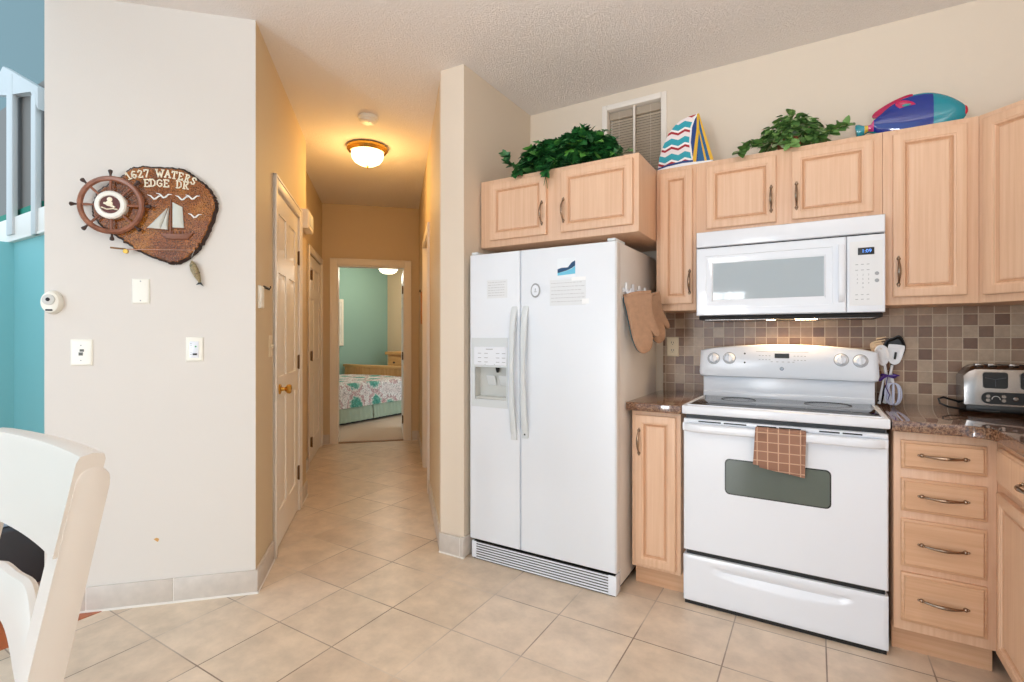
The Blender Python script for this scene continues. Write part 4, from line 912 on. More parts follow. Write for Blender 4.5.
# diagonal corner cabinet
cc = thing('wall_cabinet', 'diagonal corner maple wall cabinet at the right edge', 'cabinet', (0.87, 2.74, 1.372), 0, G_wall)
bm = B(); prism(bm, [(0.5735, 3.03), (0.5735, 2.735), (0.877, 2.4315), (1.178, 2.4315), (1.178, 3.03)], 'z', 1.372, 2.134, bev=0.0015); part('carcass', bm, M_wv, cc)
CF = frame((0.5735, 2.735, 0), (-S2, -S2, 0))
cab_door(cc, 0.022, 0.405, 1.403, 2.112, CF, 0.385, 1.515)
# cabinet over the refrigerator
ct = wallcab('deep two-door maple cabinet over the refrigerator', -1.673, -0.737, 1.750, 2.136, 2.425, 3.03)
OF = K(2.425)
cab_door(ct, -1.602, -1.238, 1.786, 2.110, OF, -1.262, 1.902); cab_door(ct, -1.153, -0.764, 1.786, 2.112, OF, -1.134, 1.900)
# base cabinets
G_base = 'maple base cabinets'
def basecab(label, x0, x1, y0=2.440, y1=3.03):
    t = thing('base_cabinet', label, 'cabinet', ((x0 + x1) / 2, (y0 + y1) / 2, 0), 0, G_base)
    bm = B(); box(bm, (x0, y0, 0.105), (x1, y1, 0.872), 0, 0.0015); part('carcass', bm, M_wv, t)
    bm = B(); box(bm, (x0, y0 + 0.06, 0.0), (x1, y1, 0.1045)); part('toe_kick', bm, M_wh, t); return t
BF = K(2.440)
b1 = basecab('narrow maple base cabinet between refrigerator and range', -0.775, -0.542)
cab_door(b1, -0.757, -0.562, 0.122, 0.852, BF, -0.735, 0.722)
b2 = basecab('maple base cabinet with four drawers right of the range', 0.262, 0.560)
for z0, z1 in ((0.730, 0.838), (0.567, 0.692), (0.356, 0.536), (0.144, 0.331)):
    bm = B(); panel(bm, 0.284, 0.531, z0, z1, DRAWP); d = part('drawer', bm, M_wh, b2, BF)
    zc = (z0 + z1) / 2 + 0.002
    bm = B(); arch_pull(bm, (0.345, zc, 0.018), (0.470, zc, 0.018), (0, 0, 1)); part('handle', bm, M_nickel, d, BF, 'antique metal arched pull')
b3 = thing('base_cabinet', 'maple base cabinet facing left along the right-hand counter', 'cabinet', (0.87, 1.7, 0), 0, G_base)
bm = B(); box(bm, (0.5605, 0.9, 0.105), (1.178, 3.03, 0.872), 0, 0.0015); part('carcass', bm, M_wv, b3)
bm = B(); box(bm, (0.62, 0.9, 0.0), (1.178, 2.499, 0.1045)); part('toe_kick', bm, M_wh, b3)
RF = frame((0.5605, 0, 0), (-1, 0, 0))        # x = -Y
for y0, y1 in ((2.375, 1.70), (1.66, 1.32), (1.28, 0.95)):
    bm = B(); panel(bm, -y0, -y1, 0.722, 0.848, DRAWP); d = part('drawer', bm, M_wv, b3, RF)
    bm = B(); arch_pull(bm, (-(y0 + y1) / 2 - 0.065, 0.785, 0.018), (-(y0 + y1) / 2 + 0.065, 0.785, 0.018), (0, 0, 1)); part('handle', bm, M_nickel, d, RF, 'antique metal arched pull')
    cab_door(b3, -y0, -y1, 0.128, 0.692, RF, -y1 - 0.03, 0.60)
# countertops
bm = B(); box(bm, (-0.797, 2.405, 0.873), (-0.531, 3.029, 0.914), 0, 0.006, 3); solo('countertop', bm, M_granite, 'short brown granite countertop between refrigerator and range', 'countertop', (-0.66, 2.72, 0.873), group='granite countertops')
arc = arc_pts(0.475, 2.335, 0.062, 90, 0, 6)
bm = B(); prism(bm, [(0.2535, 3.029), (0.2535, 2.397)] + arc + [(0.537, 0.9), (1.178, 0.9), (1.178, 3.029)], 'z', 0.873, 0.914, bev=0.005); solo('countertop', bm, M_granite, 'brown granite countertop turning the corner right of the range', 'countertop', (0.7, 2.6, 0.873), group='granite countertops')
# outlet on the backsplash
t = thing('wall_outlet', 'almond double outlet on the tiled backsplash beside the refrigerator', 'outlet', (-0.718, 3.028, 1.176))
OB = K(3.030)
bm = B(); panel(bm, -0.752, -0.684, 1.118, 1.232, [(0, 0.0003), (0, 0.003), (0.005, 0.006), (0.007, 0.006)]); part('plate', bm, M_almond, t, OB)
for z in (1.153, 1.197):
    bm = B(); rplate(bm, -0.733, -0.703, z - 0.014, z + 0.014, 0.010, 0.005, 0.0085, 0.001); so = part('socket', bm, M_almond, t, OB)
    bm = B(); box(bm, (-0.725, z - 0.002, 0.008), (-0.7225, z + 0.008, 0.0092)); box(bm, (-0.7135, z - 0.002, 0.008), (-0.711, z + 0.007, 0.0092)); ball(bm, (-0.718, z - 0.008, 0.008), 0.0022, u=8, v=5); part('slots', bm, M_black, so, OB)

# ================================================================== KITCHEN: microwave
mw = thing('microwave', 'white over-the-range microwave under the low cabinet', 'microwave', (-0.13, 2.84, 1.318))
bm = B(); box(bm, (-0.506, 2.668, 1.338), (0.253, 3.028, 1.754), 0, 0.002); part('body', bm, M_white, mw)
MF = K(2.668)
bm = B(); box(bm, (-0.500, 2.655, 1.318), (0.249, 3.02, 1.338), 0, 0.004); part('underside', bm, M_dark, mw, None, 'dark underside pan')
bm = B(); box(bm, (-0.47, 2.66, 1.3165), (-0.17, 2.88, 1.3185)); box(bm, (-0.08, 2.66, 1.3165), (0.22, 2.88, 1.3185)); part('grease_filter', bm, M_steel, mw)
bm = B(); panel(bm, -0.508, 0.255, 1.677, 1.753, [(0, 0), (0, 0.036), (0.003, 0.041), (0.006, 0.042)]); part('vent_panel', bm, M_white, mw, MF)
bm = B(); box(bm, (-0.504, 1.671, 0), (0.251, 1.677, 0.030)); part('vent_gap', bm, M_black, mw, MF)
bm = B(); rings(bm, [rect(-0.508, 0.117, 1.339, 1.671, 0), rect(-0.508, 0.117, 1.339, 1.671, 0.034), rect(-0.508, 0.117, 1.339, 1.671, 0.038, 0.005), rect(-0.463, 0.068, 1.375, 1.632, 0.038), rect(-0.461, 0.066, 1.377, 1.630, 0.0355), rect(-0.437, 0.042, 1.405, 1.604, 0.0355), rect(-0.430, 0.035, 1.415, 1.594, 0.030)]); md = part('door', bm, M_gloss, mw, MF)
bm = B(); box(bm, (-0.4295, 1.4155, 0.0302), (0.0345, 1.5935, 0.0315)); part('door_window', bm, M_mwglass, md, MF, 'grey tinted door window')
bm = B(); n = 14; R = []
for i in range(n + 1):
    t_ = i / n; z = 1.385 + 0.255 * t_; o = 0.040 + 0.024 * math.sin(PI * t_) ** 0.4
    R.append([(0.088, z, o - 0.012), (0.110, z, o - 0.012), (0.110, z, o - 0.002), (0.104, z, o), (0.094, z, o), (0.088, z, o - 0.002)])
rings(bm, R); part('handle', bm, M_white, md, MF)
bm = B(); panel(bm, 0.119, 0.255, 1.339, 1.671, [(0, 0), (0, 0.034), (0.003, 0.038), (0.006, 0.0385)]); cp = part('control_panel', bm, M_white, mw, MF)
bm = B(); rplate(bm, 0.129, 0.246, 1.368, 1.645, 0.004, 0.038, 0.0395, 0.0005); part('keypad', bm, mat('keypad_white', (232, 233, 235), 0.35), cp, MF)
bm = B(); box(bm, (0.159, 1.586, 0.039), (0.217, 1.617, 0.0405), 0, 0.001); ds = part('display', bm, M_black, cp, MF, 'black clock display')
bm = B(); text(bm, '1:09', 0.021, 0.190, 1.6015, 0.0410, 0.0002); part('clock_digits', bm, mat('blue_digits', (90, 150, 240), 0.5, emit=(90, 150, 255), estr=1.2), cp, MF, 'blue clock digits')
bm = B()
for r_ in range(4):
    for c_ in range(3):
        s = ['1', '2', '3', '4', '5', '6', '7', '8', '9', '', '0', ''][r_ * 3 + c_]
        if s: text(bm, s, 0.011, 0.157 + 0.020 * c_, 1.500 - 0.018 * r_, 0.0398, 0.0002)
for x in (0.150, 0.170, 0.190):
    box(bm, (x, 1.544, 0.0394), (x + 0.010, 1.5465, 0.0399)); box(bm, (x, 1.520, 0.0394), (x + 0.010, 1.5225, 0.0399)); box(bm, (x, 1.414, 0.0394), (x + 0.009, 1.4165, 0.0399)); box(bm, (x, 1.394, 0.0394), (x + 0.010, 1.3965, 0.0399))
part('key_marks', bm, M_mark, cp, MF)
for z in (1.478, 1.508):
    bm = B(); lathe(bm, [(0, 0.0394), (0.008, 0.0394), (0.0075, 0.0405), (0, 0.0405)], Matrix.Translation((0.226, z - 0.004, 0)), 16); part('round_key', bm, M_mark, cp, MF)

# ================================================================== KITCHEN: range
rg = thing('range', 'white freestanding electric range with black glass cooktop', 'range', (-0.14, 2.68, 0))
bm = B(); box(bm, (-0.520, 2.452, 0.03), (0.2415, 3.0, 0.872), 0, 0.002); box(bm, (-0.518, 2.418, 0.0), (0.239, 2.99, 0.03), 1); box(bm, (-0.512, 2.425, 0.222), (0.234, 2.4525, 0.262), 1); box(bm, (-0.515, 2.43, 0.855), (0.237, 2.4525, 0.872), 1); part('body', bm, [M_white, M_black], rg)  # black strips above and below the oven door paint in the gaps' shade
# storage drawer with scooped grip
bm = B(); nx, nz = 72, 20; x0, x1, z0, z1 = -0.522, 0.2435, 0.020, 0.229
V = [[None] * (nx + 1) for _ in range(nz + 1)]
for j in range(nz + 1):
    for i in range(nx + 1):
        x = x0 + (x1 - x0) * i / nx; z = z0 + (z1 - z0) * j / nz
        u = (x + 0.1375) / 0.275; d = 0
        if abs(u) < 1:
            zt = 0.190; zb = 0.190 - 0.052 * (1 - u * u) ** 0.5 if True else 0
            w = (zt - z) / max(1e-4, zt - zb)
            if 0 < w < 1: d = 0.016 * (1 - w) * min(1, w * 6) * min(1, (1 - abs(u)) * 6)
        e = min(x - x0, x1 - x, z - z0, z1 - z); d += 0.004 if e < 1e-6 else 0
        V[j][i] = bm.verts.new((x, 2.406 + d, z))
for j in range(nz):
    for i in range(nx): bm.faces.new((V[j][i], V[j][i + 1], V[j + 1][i + 1], V[j + 1][i]))
bnd = [V[0][i] for i in range(nx + 1)] + [V[j][nx] for j in range(1, nz + 1)] + [V[nz][i] for i in range(nx - 1, -1, -1)] + [V[j][0] for j in range(nz - 1, 0, -1)]
bk = [bm.verts.new((v.co.x, 2.445, v.co.z)) for v in bnd]
for i in range(len(bnd)): bm.faces.new((bnd[i], bnd[(i + 1) % len(bnd)], bk[(i + 1) % len(bnd)], bk[i]))
bm.faces.new(bk); part('storage_drawer', bm, M_white, rg)
OVF = K(2.446)
bm = B(); rings(bm, [rect(-0.522, 0.2435, 0.250, 0.857, 0), rect(-0.522, 0.2435, 0.250, 0.857, 0.032), rect(-0.522, 0.2435, 0.250, 0.857, 0.037, 0.004)]); od = part('oven_door', bm, M_white, rg, OVF)
bm = B(); rplate(bm, -0.344, 0.057, 0.534, 0.692, 0.020, 0.036, 0.0378, 0.0006); part('window_border', bm, mat('window_border_grey', (36, 40, 42), 0.2), od, OVF)
bm = B(); rplate(bm, -0.339, 0.052, 0.539, 0.687, 0.018, 0.0378, 0.0388, 0.0005); part('oven_window', bm, M_glasswin, od, OVF, 'grey green oven window')
bm = B(); box(bm, (-0.520, 0.838, 0.030), (0.2415, 0.8565, 0.042), 0, 0.003); part('door_top_trim', bm, M_white, od, OVF)
for a, b in ((-0.455, -0.360), (-0.348, -0.256), (-0.215, -0.140), (-0.130, -0.050), (0.015, 0.085), (0.095, 0.160)): 
    bm = B(); box(bm, (a, 0.845, 0.041), (b, 0.851, 0.0426)); part('vent_slot', bm, M_black, od, OVF)
bm = B(); n = 30; R = []
for i in range(n + 1):
    t_ = i / n; x = -0.525 + 0.768 * t_; o = 0.040 + 0.034 * min(1, (math.sin(PI * t_) * 4)) ** 0.6
    R.append([(x, 0.806, o - 0.016), (x, 0.800, o - 0.008), (x, 0.806, o - 0.001), (x, 0.820, o + 0.002), (x, 0.834, o - 0.002), (x, 0.838, o - 0.010), (x, 0.834, o - 0.016)])
rings(bm, R)
for x in (-0.525, 0.219): box(bm, (x, 0.802, 0.030), (x + 0.024, 0.838, 0.048), 0, 0.004)
part('oven_handle', bm, M_white, od, OVF)
# cooktop
bm = B(); box(bm, (-0.5285, 2.398, 0.878), (0.2495, 2.87, 0.917), 0, 0.006, 3); tp = part('cooktop_frame', bm, M_white, rg)
bm = B(); box(bm, (-0.503, 2.432, 0.9165), (0.224, 2.858, 0.9195), 0, 0.001); gt = part('glass_top', bm, M_blackgloss, tp, None, 'black glass cooktop')
bm = B(); box(bm, (-0.505, 2.428, 0.9165), (0.226, 2.432, 0.9205)); box(bm, (-0.509, 2.43, 0.9165), (-0.503, 2.86, 0.9215)); box(bm, (0.224, 2.43, 0.9165), (0.230, 2.86, 0.9215)); part('glass_rim', bm, M_white, tp)
for x, y, r_ in ((-0.33, 2.55, 0.105), (0.05, 2.55, 0.085), (-0.33, 2.755, 0.080), (0.05, 2.755, 0.095)):
    bm = B(); n = 40
    rings(bm, [[(x + q * math.cos(2 * PI * k / n), y + q * math.sin(2 * PI * k / n), zz) for k in range(n)] for q, zz in ((r_, 0.9194), (r_, 0.9199), (r_ - 0.003, 0.9199), (r_ - 0.003, 0.9194))], 0, False, False); part('burner_ring', bm, mat('burner_grey', (36, 37, 40), 0.3), gt)
# back guard
bm = B(); box(bm, (-0.517, 2.868, 0.90), (0.239, 2.93, 1.05), 0, 0.004); box(bm, (-0.516, 2.862, 0.917), (0.238, 2.872, 0.945), 0, 0.003); part('riser', bm, M_white, rg)
top = [(0.253 - 0.786 * i / 24, 1.168 + 0.026 * (1 - (2 * i / 24 - 1) ** 2)) for i in range(25)]
oc = [(-0.529, 1.030), (-0.518, 1.024), (0.238, 1.024), (0.249, 1.030), (0.254, 1.05)] + top[1:-1] + [(-0.533, 1.05)]
oc[5] = (0.249, 1.162); oc[-2] = (-0.528, 1.162)
bm = B()
def ocs(k, y, sh=0.0): 
    cx_, cz_ = -0.14, 1.11
    return [(cx_ + (x - cx_) * (1 - k * 0.45), y + sh * (z - 1.02), cz_ + (z - cz_) * (1 - k)) for x, z in oc]
rings(bm, [ocs(0.0, 2.935), ocs(0.0, 2.842, 0.12), ocs(0.05, 2.833, 0.12), ocs(0.12, 2.830, 0.12)])
bg_ = part('control_panel', bm, M_white, rg)
tilt = math.atan(0.12)
CPF = K(2.830) 
def cpM(x, z): return Matrix.Translation((x, z, -0.12 * (z - 1.02))) @ Matrix.Rotation(-tilt, 4, 'X')
for x, z in ((-0.461, 1.119), (-0.384, 1.122), (0.107, 1.124), (0.182, 1.121)):
    bm = B(); M_ = cpM(x, z)
    lathe(bm, [(0, 0.0), (0.027, 0.0), (0.027, 0.003), (0.024, 0.006), (0.021, 0.016), (0.018, 0.019), (0, 0.019)], M_, 24)
    box(bm, (-0.0045, -0.021, 0.015), (0.0045, 0.021, 0.027), 0, 0.002, M=M_); kn = part('knob', bm, M_white, bg_, CPF)
    bm = B(); n = 24; Rn = [[M_ @ Vector((q * math.cos(2 * PI * k / n), q * math.sin(2 * PI * k / n), zz)) for k in range(n)] for q, zz in ((0.031, 0.0002), (0.031, 0.0009), (0.0275, 0.0009), (0.0275, 0.0002))]
    rings(bm, Rn, 0, False, False); box(bm, (-0.001, 0.008, 0.0265), (0.001, 0.019, 0.0275), M=M_); part('knob_scale', bm, M_mark, kn, CPF, 'grey dial ring')
bm = B(); box(bm, (-0.032, -0.0115, 0), (0.032, 0.0115, 0.0018), M=cpM(-0.141, 1.138)); part('clock_window', bm, M_black, bg_, CPF, 'black clock window')
bm = B()
for dx in (-0.1, -0.085, -0.07, -0.055, 0.055, 0.07, 0.085, 0.1):
    for dz in (1.118, 1.138): box(bm, (-0.004, -0.0014, 0), (0.004, 0.0014, 0.0007), M=cpM(-0.141 + dx, dz))
for dx in (-0.045, -0.02, 0.005, 0.03, 0.05): box(bm, (-0.005, -0.0014, 0), (0.005, 0.0014, 0.0007), M=cpM(-0.141 + dx, 1.108))
box(bm, (-0.115, -0.001, 0), (0.115, 0.001, 0.0009), M=cpM(-0.142, 1.158)); part('key_marks', bm, M_mark, bg_, CPF)
for z in (1.147, 1.101):
    bm = B(); lathe(bm, [(0, 0), (0.0045, 0), (0.0045, 0.0012), (0, 0.0012)], cpM(-0.310, z), 12); part('indicator_light', bm, M_black, bg_, CPF, 'small dark indicator dot')
bm = B(); M_ = cpM(-0.141, 1.074); lathe(bm, [(0, 0), (0.0095, 0), (0.0095, 0.0015), (0, 0.0015)], M_, 20); bdg = part('badge', bm, mat('badge_grey', (120, 124, 130), 0.3, metal=0.6), bg_, CPF, 'small round grey maker badge')
bm = B(); text(bm, 'GE', 0.008, 0, 0, 0.0017, 0.0002); bm.transform(M_); part('badge_monogram', bm, M_white, bg_, CPF)
# tea towel over the oven handle
tw = bpy.data.materials.new('checked_towel'); tw.use_nodes = True
def _tw():
    N, L, P = nodes(tw); tc = N.new('ShaderNodeTexCoord'); sp = N.new('ShaderNodeSeparateXYZ'); cbn = N.new('ShaderNodeCombineXYZ'); L.new(tc.outputs['Object'], sp.inputs[0]); L.new(sp.outputs[0], cbn.inputs[0]); L.new(sp.outputs[2], cbn.inputs[1])
    br = N.new('ShaderNodeTexBrick'); br.offset = 0; br.inputs['Scale'].default_value = 1; br.inputs['Brick Width'].default_value = 0.040; br.inputs['Row Height'].default_value = 0.040; br.inputs['Mortar Size'].default_value = 0.0022
    br.inputs['Color1'].default_value = srgb(160, 120, 100); br.inputs['Color2'].default_value = srgb(152, 112, 92); br.inputs['Mortar'].default_value = srgb(204, 168, 142); L.new(cbn.outputs[0], br.inputs['Vector']); L.new(br.outputs['Color'], P.inputs['Base Color']); P.inputs['Roughness'].default_value = 0.95
    n2 = N.new('ShaderNodeTexNoise'); n2.inputs['Scale'].default_value = 350; L.new(tc.outputs['Object'], n2.inputs['Vector']); b = N.new('ShaderNodeBump'); b.inputs['Strength'].default_value = 0.4; b.inputs['Distance'].default_value = 0.003; L.new(n2.outputs['Fac'], b.inputs['Height']); L.new(b.outputs[0], P.inputs['Normal'])
_tw()
tt = thing('tea_towel', 'brown checked tea towel hanging over the oven door handle', 'towel', (-0.13, 2.38, 0.75))
def cloth(x0, x1, prof, skew, th=0.006, seed=0):
    bm = B(); n = 16; R = []
    m = len(prof)
    for i in range(n + 1):
        u = i / n; fr_ = []; bk_ = []
        for k, (y, z) in enumerate(prof):
            w = k / (m - 1)
            x = x0 + (x1 - x0) * u + skew * (1 - w if z < 0.84 else 0) * 0 + (0.844 - z) * skew * (1 if u < .5 else 1)
            dz = (0.03 if False else 0) ; zz = z - (0.844 - z) * 0.13 * u
            yy = y + 0.0025 * math.sin(9 * u + seed) * (0.844 - z) / 0.16
            fr_.append((x, yy, zz)); bk_.append((x, yy + th, zz))
        R.append(fr_ + bk_[::-1])
    rings(bm, R); return bm
part('front_flap', cloth(-0.217, -0.044, [(2.366, 0.690), (2.363, 0.75), (2.360, 0.80), (2.360, 0.838), (2.366, 0.846)], -0.06), tw, tt)
part('back_flap', cloth(-0.198, -0.030, [(2.374, 0.678), (2.372, 0.75), (2.370, 0.80), (2.369, 0.838), (2.370, 0.8455)], -0.03, 0.005, 2), tw, tt)
part('top_fold', cloth(-0.217, -0.032, [(2.362, 0.838), (2.364, 0.8465), (2.376, 0.849), (2.390, 0.8475), (2.397, 0.838)], 0, 0.004), tw, tt)

# ================================================================== KITCHEN: things on the counter
# utensils tied in a bundle, standing upright against the backsplash
ub = 'utensils tied in a bundle'
UX, UY, UZ = 0.296, 2.950, 0.9145
def stick(pts, r, m, t, name='handle', flat=None):
    bm = B(); tube(bm, pts, r, 8, flat=flat); return part(name, bm, m, t)
M_nyl = mat('white_nylon', (238, 238, 240), 0.35); M_lid = mat('cream_nylon', (232, 208, 176), 0.4)
def head_plate(bm, O, c, ang, th=0.004, dish=0.006):
    M_ = Matrix.Translation(c) @ Matrix.Rotation(ang[1], 4, 'Y') @ Matrix.Rotation(ang[0], 4, 'X')
    O = refine(O, 4); rg_ = []
    for k, o in ((1.0, 0.0), (1.0, -th), (0.9, -th - 0.001), (0.55, -th + dish)):
        rg_.append([M_ @ Vector((x * k, o, z * k)) for x, z in O])
    rg_.append([M_ @ Vector((x * 0.5, dish + 0.002, z * 0.5)) for x, z in O])
    rings(bm, rg_)
t = thing('serving_spoon', 'white nylon serving spoon standing at the front of the utensil bundle', 'utensil', (UX - 0.01, UY - 0.02, UZ), 0, ub)
stick([(0.305, 2.940, UZ + 0.004), (0.292, 2.942, 1.02), (0.283, 2.944, 1.10)], [0.009, 0.007, 0.006], M_nyl, t)
bm = B(); head_plate(bm, [(0, -0.052), (0.020, -0.035), (0.029, 0.0), (0.022, 0.035), (0, 0.048), (-0.022, 0.035), (-0.029, 0.0), (-0.020, -0.035)], (0.272, 2.944, 1.148), (0.05, -0.12)); part('bowl', bm, M_nyl, t)
t = thing('slotted_turner', 'white slotted turner at the right of the utensil bundle', 'utensil', (UX + 0.02, UY - 0.015, UZ), 0, ub)
stick([(0.283, 2.956, UZ + 0.004), (0.300, 2.954, 1.02), (0.312, 2.952, 1.10)], [0.008, 0.0065, 0.0055], M_nyl, t)
bm = B(); head_plate(bm, [(-0.008, -0.046), (0.008, -0.046), (0.022, -0.030), (0.030, 0.012), (0.031, 0.040), (0.022, 0.047), (-0.022, 0.047), (-0.031, 0.040), (-0.030, 0.012), (-0.022, -0.030)], (0.323, 2.948, 1.150), (0.0, 0.12), 0.004, 0.002)
bl_ = part('blade', bm, M_nyl, t)
bm = B(); box(bm, (-0.0045, -0.0085, -0.022), (0.0045, -0.003, 0.012), 0, 0.002, M=Matrix.Translation((0.323, 2.948, 1.150)) @ Matrix.Rotation(0.12, 4, 'Y')); part('slot', bm, M_black, bl_, None, 'dark slot')
t = thing('pasta_server', 'cream pasta server with prongs at the left of the utensil bundle', 'utensil', (UX - 0.03, UY + 0.012, UZ), 0, ub)
stick([(0.322, 2.976, UZ + 0.004), (0.290, 2.974, 1.02), (0.262, 2.972, 1.13)], [0.008, 0.0065, 0.006], M_lid, t)
bm = B(); head_plate(bm, [(0, -0.045), (0.018, -0.028), (0.026, 0.0), (0.022, 0.026), (0, 0.034), (-0.022, 0.026), (-0.026, 0.0), (-0.018, -0.028)], (0.256, 2.974, 1.180), (0.0, -0.2))
for k in range(5):
    z = 1.168 + 0.014 * k; tube(bm, [(0.238 + 0.004 * k, 2.970, z), (0.252 + 0.005 * k, 2.950, z + 0.005), (0.272 + 0.004 * k, 2.942, z + 0.009)], [0.0042, 0.0036, 0.0024], 6)
part('pronged_bowl', bm, M_lid, t)
t = thing('ladle', 'black ladle at the back of the utensil bundle', 'utensil', (UX + 0.03, UY + 0.03, UZ), 0, ub)
stick([(0.272, 2.992, UZ + 0.004), (0.300, 2.992, 1.02), (0.318, 2.990, 1.12)], [0.008, 0.0065, 0.006], M_black, t)
bm = B(); head_plate(bm, [(0, -0.062), (0.030, -0.035), (0.040, 0.005), (0.030, 0.042), (0.012, 0.064), (-0.010, 0.052), (-0.036, 0.036), (-0.042, 0.0), (-0.028, -0.035)], (0.326, 2.984, 1.178), (0.0, 0.06), 0.006, 0.012); part('bowl', bm, M_black, t)
t = thing('kitchen_whisk', 'small white looped whisk low in the utensil bundle', 'utensil', (UX + 0.025, UY - 0.04, UZ), 0, ub)
bm = B()
for k in range(4):
    a = PI * k / 4; pts = []
    for i in range(13):
        s = PI * i / 12 - PI / 2; w = 0.031 * math.cos(s) ** 0.7 if abs(s) < PI / 2 - 0.01 else 0
        sg = 1
        pts.append((0.312 + w * math.cos(a), 2.915 + w * math.sin(a) * 0.7, UZ + 0.053 + 0.050 * math.sin(s)))
    tube(bm, pts, 0.0034, 6); tube(bm, [(2 * 0.312 - p[0], 2 * 2.915 - p[1], p[2]) for p in pts], 0.0034, 6)
part('loops', bm, mat('whisk_blue_white', (214, 218, 238), 0.3), t)
stick([(0.312, 2.917, UZ + 0.10), (0.305, 2.930, 1.06)], [0.006, 0.007], M_nyl, t)
t = thing('measuring_scoop', 'small white scoop with a black hole, at the left foot of the utensil bundle', 'utensil', (UX - 0.035, UY - 0.04, UZ), 0, ub)
stick([(0.258, 2.915, UZ + 0.004), (0.268, 2.922, 0.98), (0.280, 2.928, 1.05)], [0.013, 0.010, 0.006], M_nyl, t, 'handle', 0.5)
bm = B(); ball(bm, (0.2585, 2.9085, UZ + 0.018), 0.006, 0, (1, .35, 1)); part('hang_hole', bm, M_black, t, None, 'black hanging hole')
t = thing('ribbon', 'purple ribbon tied round the utensil bundle', 'ribbon', (0.296, 2.94, 1.03), 0)
M_rib = mat('purple_ribbon', (74, 40, 128), 0.4)
bm = B(); n = 28; tube(bm, [(0.297 + 0.028 * math.cos(2 * PI * k / n), 2.954 + 0.046 * math.sin(2 * PI * k / n), 1.050 + 0.006 * math.sin(2 * PI * k / n * 2)) for k in range(n)], 0.0045, 6, closed=True); part('band', bm, M_rib, t)
bm = B(); tube(bm, [(0.290, 2.905, 1.052), (0.272, 2.895, 1.045), (0.264, 2.893, 1.036), (0.258, 2.893, 1.026)], [0.004, 0.007, 0.007, 0.002], 6, flat=0.4); tube(bm, [(0.290, 2.905, 1.050), (0.282, 2.895, 1.0), (0.296, 2.892, 0.965), (0.290, 2.894, 0.94)], [0.004, 0.005, 0.005, 0.002], 6, flat=0.4); tube(bm, [(0.292, 2.905, 1.052), (0.318, 2.9, 1.056), (0.335, 2.905, 1.054)], [0.004, 0.006, 0.002], 6, flat=0.5); part('ribbon_tails', bm, M_rib, t)

# toaster
ta = thing('toaster', 'chrome long toaster with black windows at the right end of the counter', 'toaster', (0.71, 2.93, 0.9145))
TX0, TX1 = 0.552, 0.872; TF = K(2.862)
def tsec(x, k):
    return [(x, 2.862 + 0.006 * k, 0.944), (x, 2.862 + 0.004 * k, 0.99), (x, 2.866 + 0.004 * k, 1.06 - 0.01 * k), (x, 2.876 + 0.002 * k, 1.095 - 0.03 * k), (x, 2.895, 1.112 - 0.045 * k), (x, 2.985, 1.112 - 0.045 * k), (x, 3.004, 1.095 - 0.03 * k), (x, 3.014, 1.06 - 0.01 * k), (x, 3.016, 0.944)]
R = []
for x, k in ((TX0, 1.0), (TX0 + 0.006, 0.75), (TX0 + 0.018, 0.35), (TX0 + 0.034, 0.08), (TX0 + 0.046, 0.0), (TX1 - 0.046, 0.0), (TX1 - 0.034, 0.08), (TX1 - 0.018, 0.35), (TX1 - 0.006, 0.75), (TX1, 1.0)): R.append(tsec(x, k))
bm = B(); rings(bm, R); part('shell', bm, M_steel, ta)
bm = B(); box(bm, (TX0 + 0.004, 2.858, 0.9145), (TX1 - 0.004, 3.018, 0.9445), 0, 0.006); part('base', bm, M_black, ta)
for x0, x1 in ((0.612, 0.690), (0.728, 0.806)):
    bm = B(); rplate(bm, x0, x1, 1.016, 1.084, 0.010, -0.006, 0.0015, 0.001); wn = part('window', bm, M_black, ta, TF, 'black viewing window')
    bm = B(); xm = (x0 + x1) / 2; tube(bm, [(x0 + 0.006, 1.060, 0.002), (xm, 1.054, 0.002), (x1 - 0.006, 1.062, 0.002)], 0.0018, 6); tube(bm, [(xm, 1.024, 0.002), (xm, 1.056, 0.002)], 0.0014, 6); part('window_wire', bm, mat('wire_grey', (70, 72, 78), 0.4), wn, TF)
bm = B(); rplate(bm, 0.606, 0.816, 0.950, 1.000, 0.024, 0.0005, 0.004, 0.001); cpn = part('control_strip', bm, M_black, ta, TF, 'black control strip')
bm = B(); lathe(bm, [(0, 0.004), (0.009, 0.004), (0.009, 0.010), (0.006, 0.012), (0, 0.012)], Matrix.Translation((0.711, 0.975, 0)), 16); part('dial', bm, M_steel, cpn, TF, 'steel dial')
for x in (0.627, 0.676, 0.746, 0.795):
    bm = B()
    for z in (0.966, 0.983):
        lathe(bm, [(0.0055, 0.004), (0.0072, 0.004), (0.0072, 0.0052), (0.0055, 0.0052)], Matrix.Translation((x, z, 0)), 14)
    part('button_pair', bm, M_steel, cpn, TF)
bm = B(); tube(bm, [(0.637 + 0.015 - 0.013 * math.cos(PI * k / 8), 0.970 + 0.014 * math.sin(PI * k / 8), 0.0045) for k in range(9)], 0.0012, 6); part('dial_arc', bm, M_greyplast, cpn, TF)
for x in (0.606, 0.648, 0.715, 0.79):
    bm = B(); box(bm, (x - 0.016, 2.885, 1.108), (x + 0.016, 2.915, 1.119), 0, 0.004); part('top_tab', bm, M_steel, ta)
bm = B(); box(bm, (0.60, 2.935, 1.1115), (0.825, 2.965, 1.1145), 0, 0.001); part('slot', bm, M_black, ta)
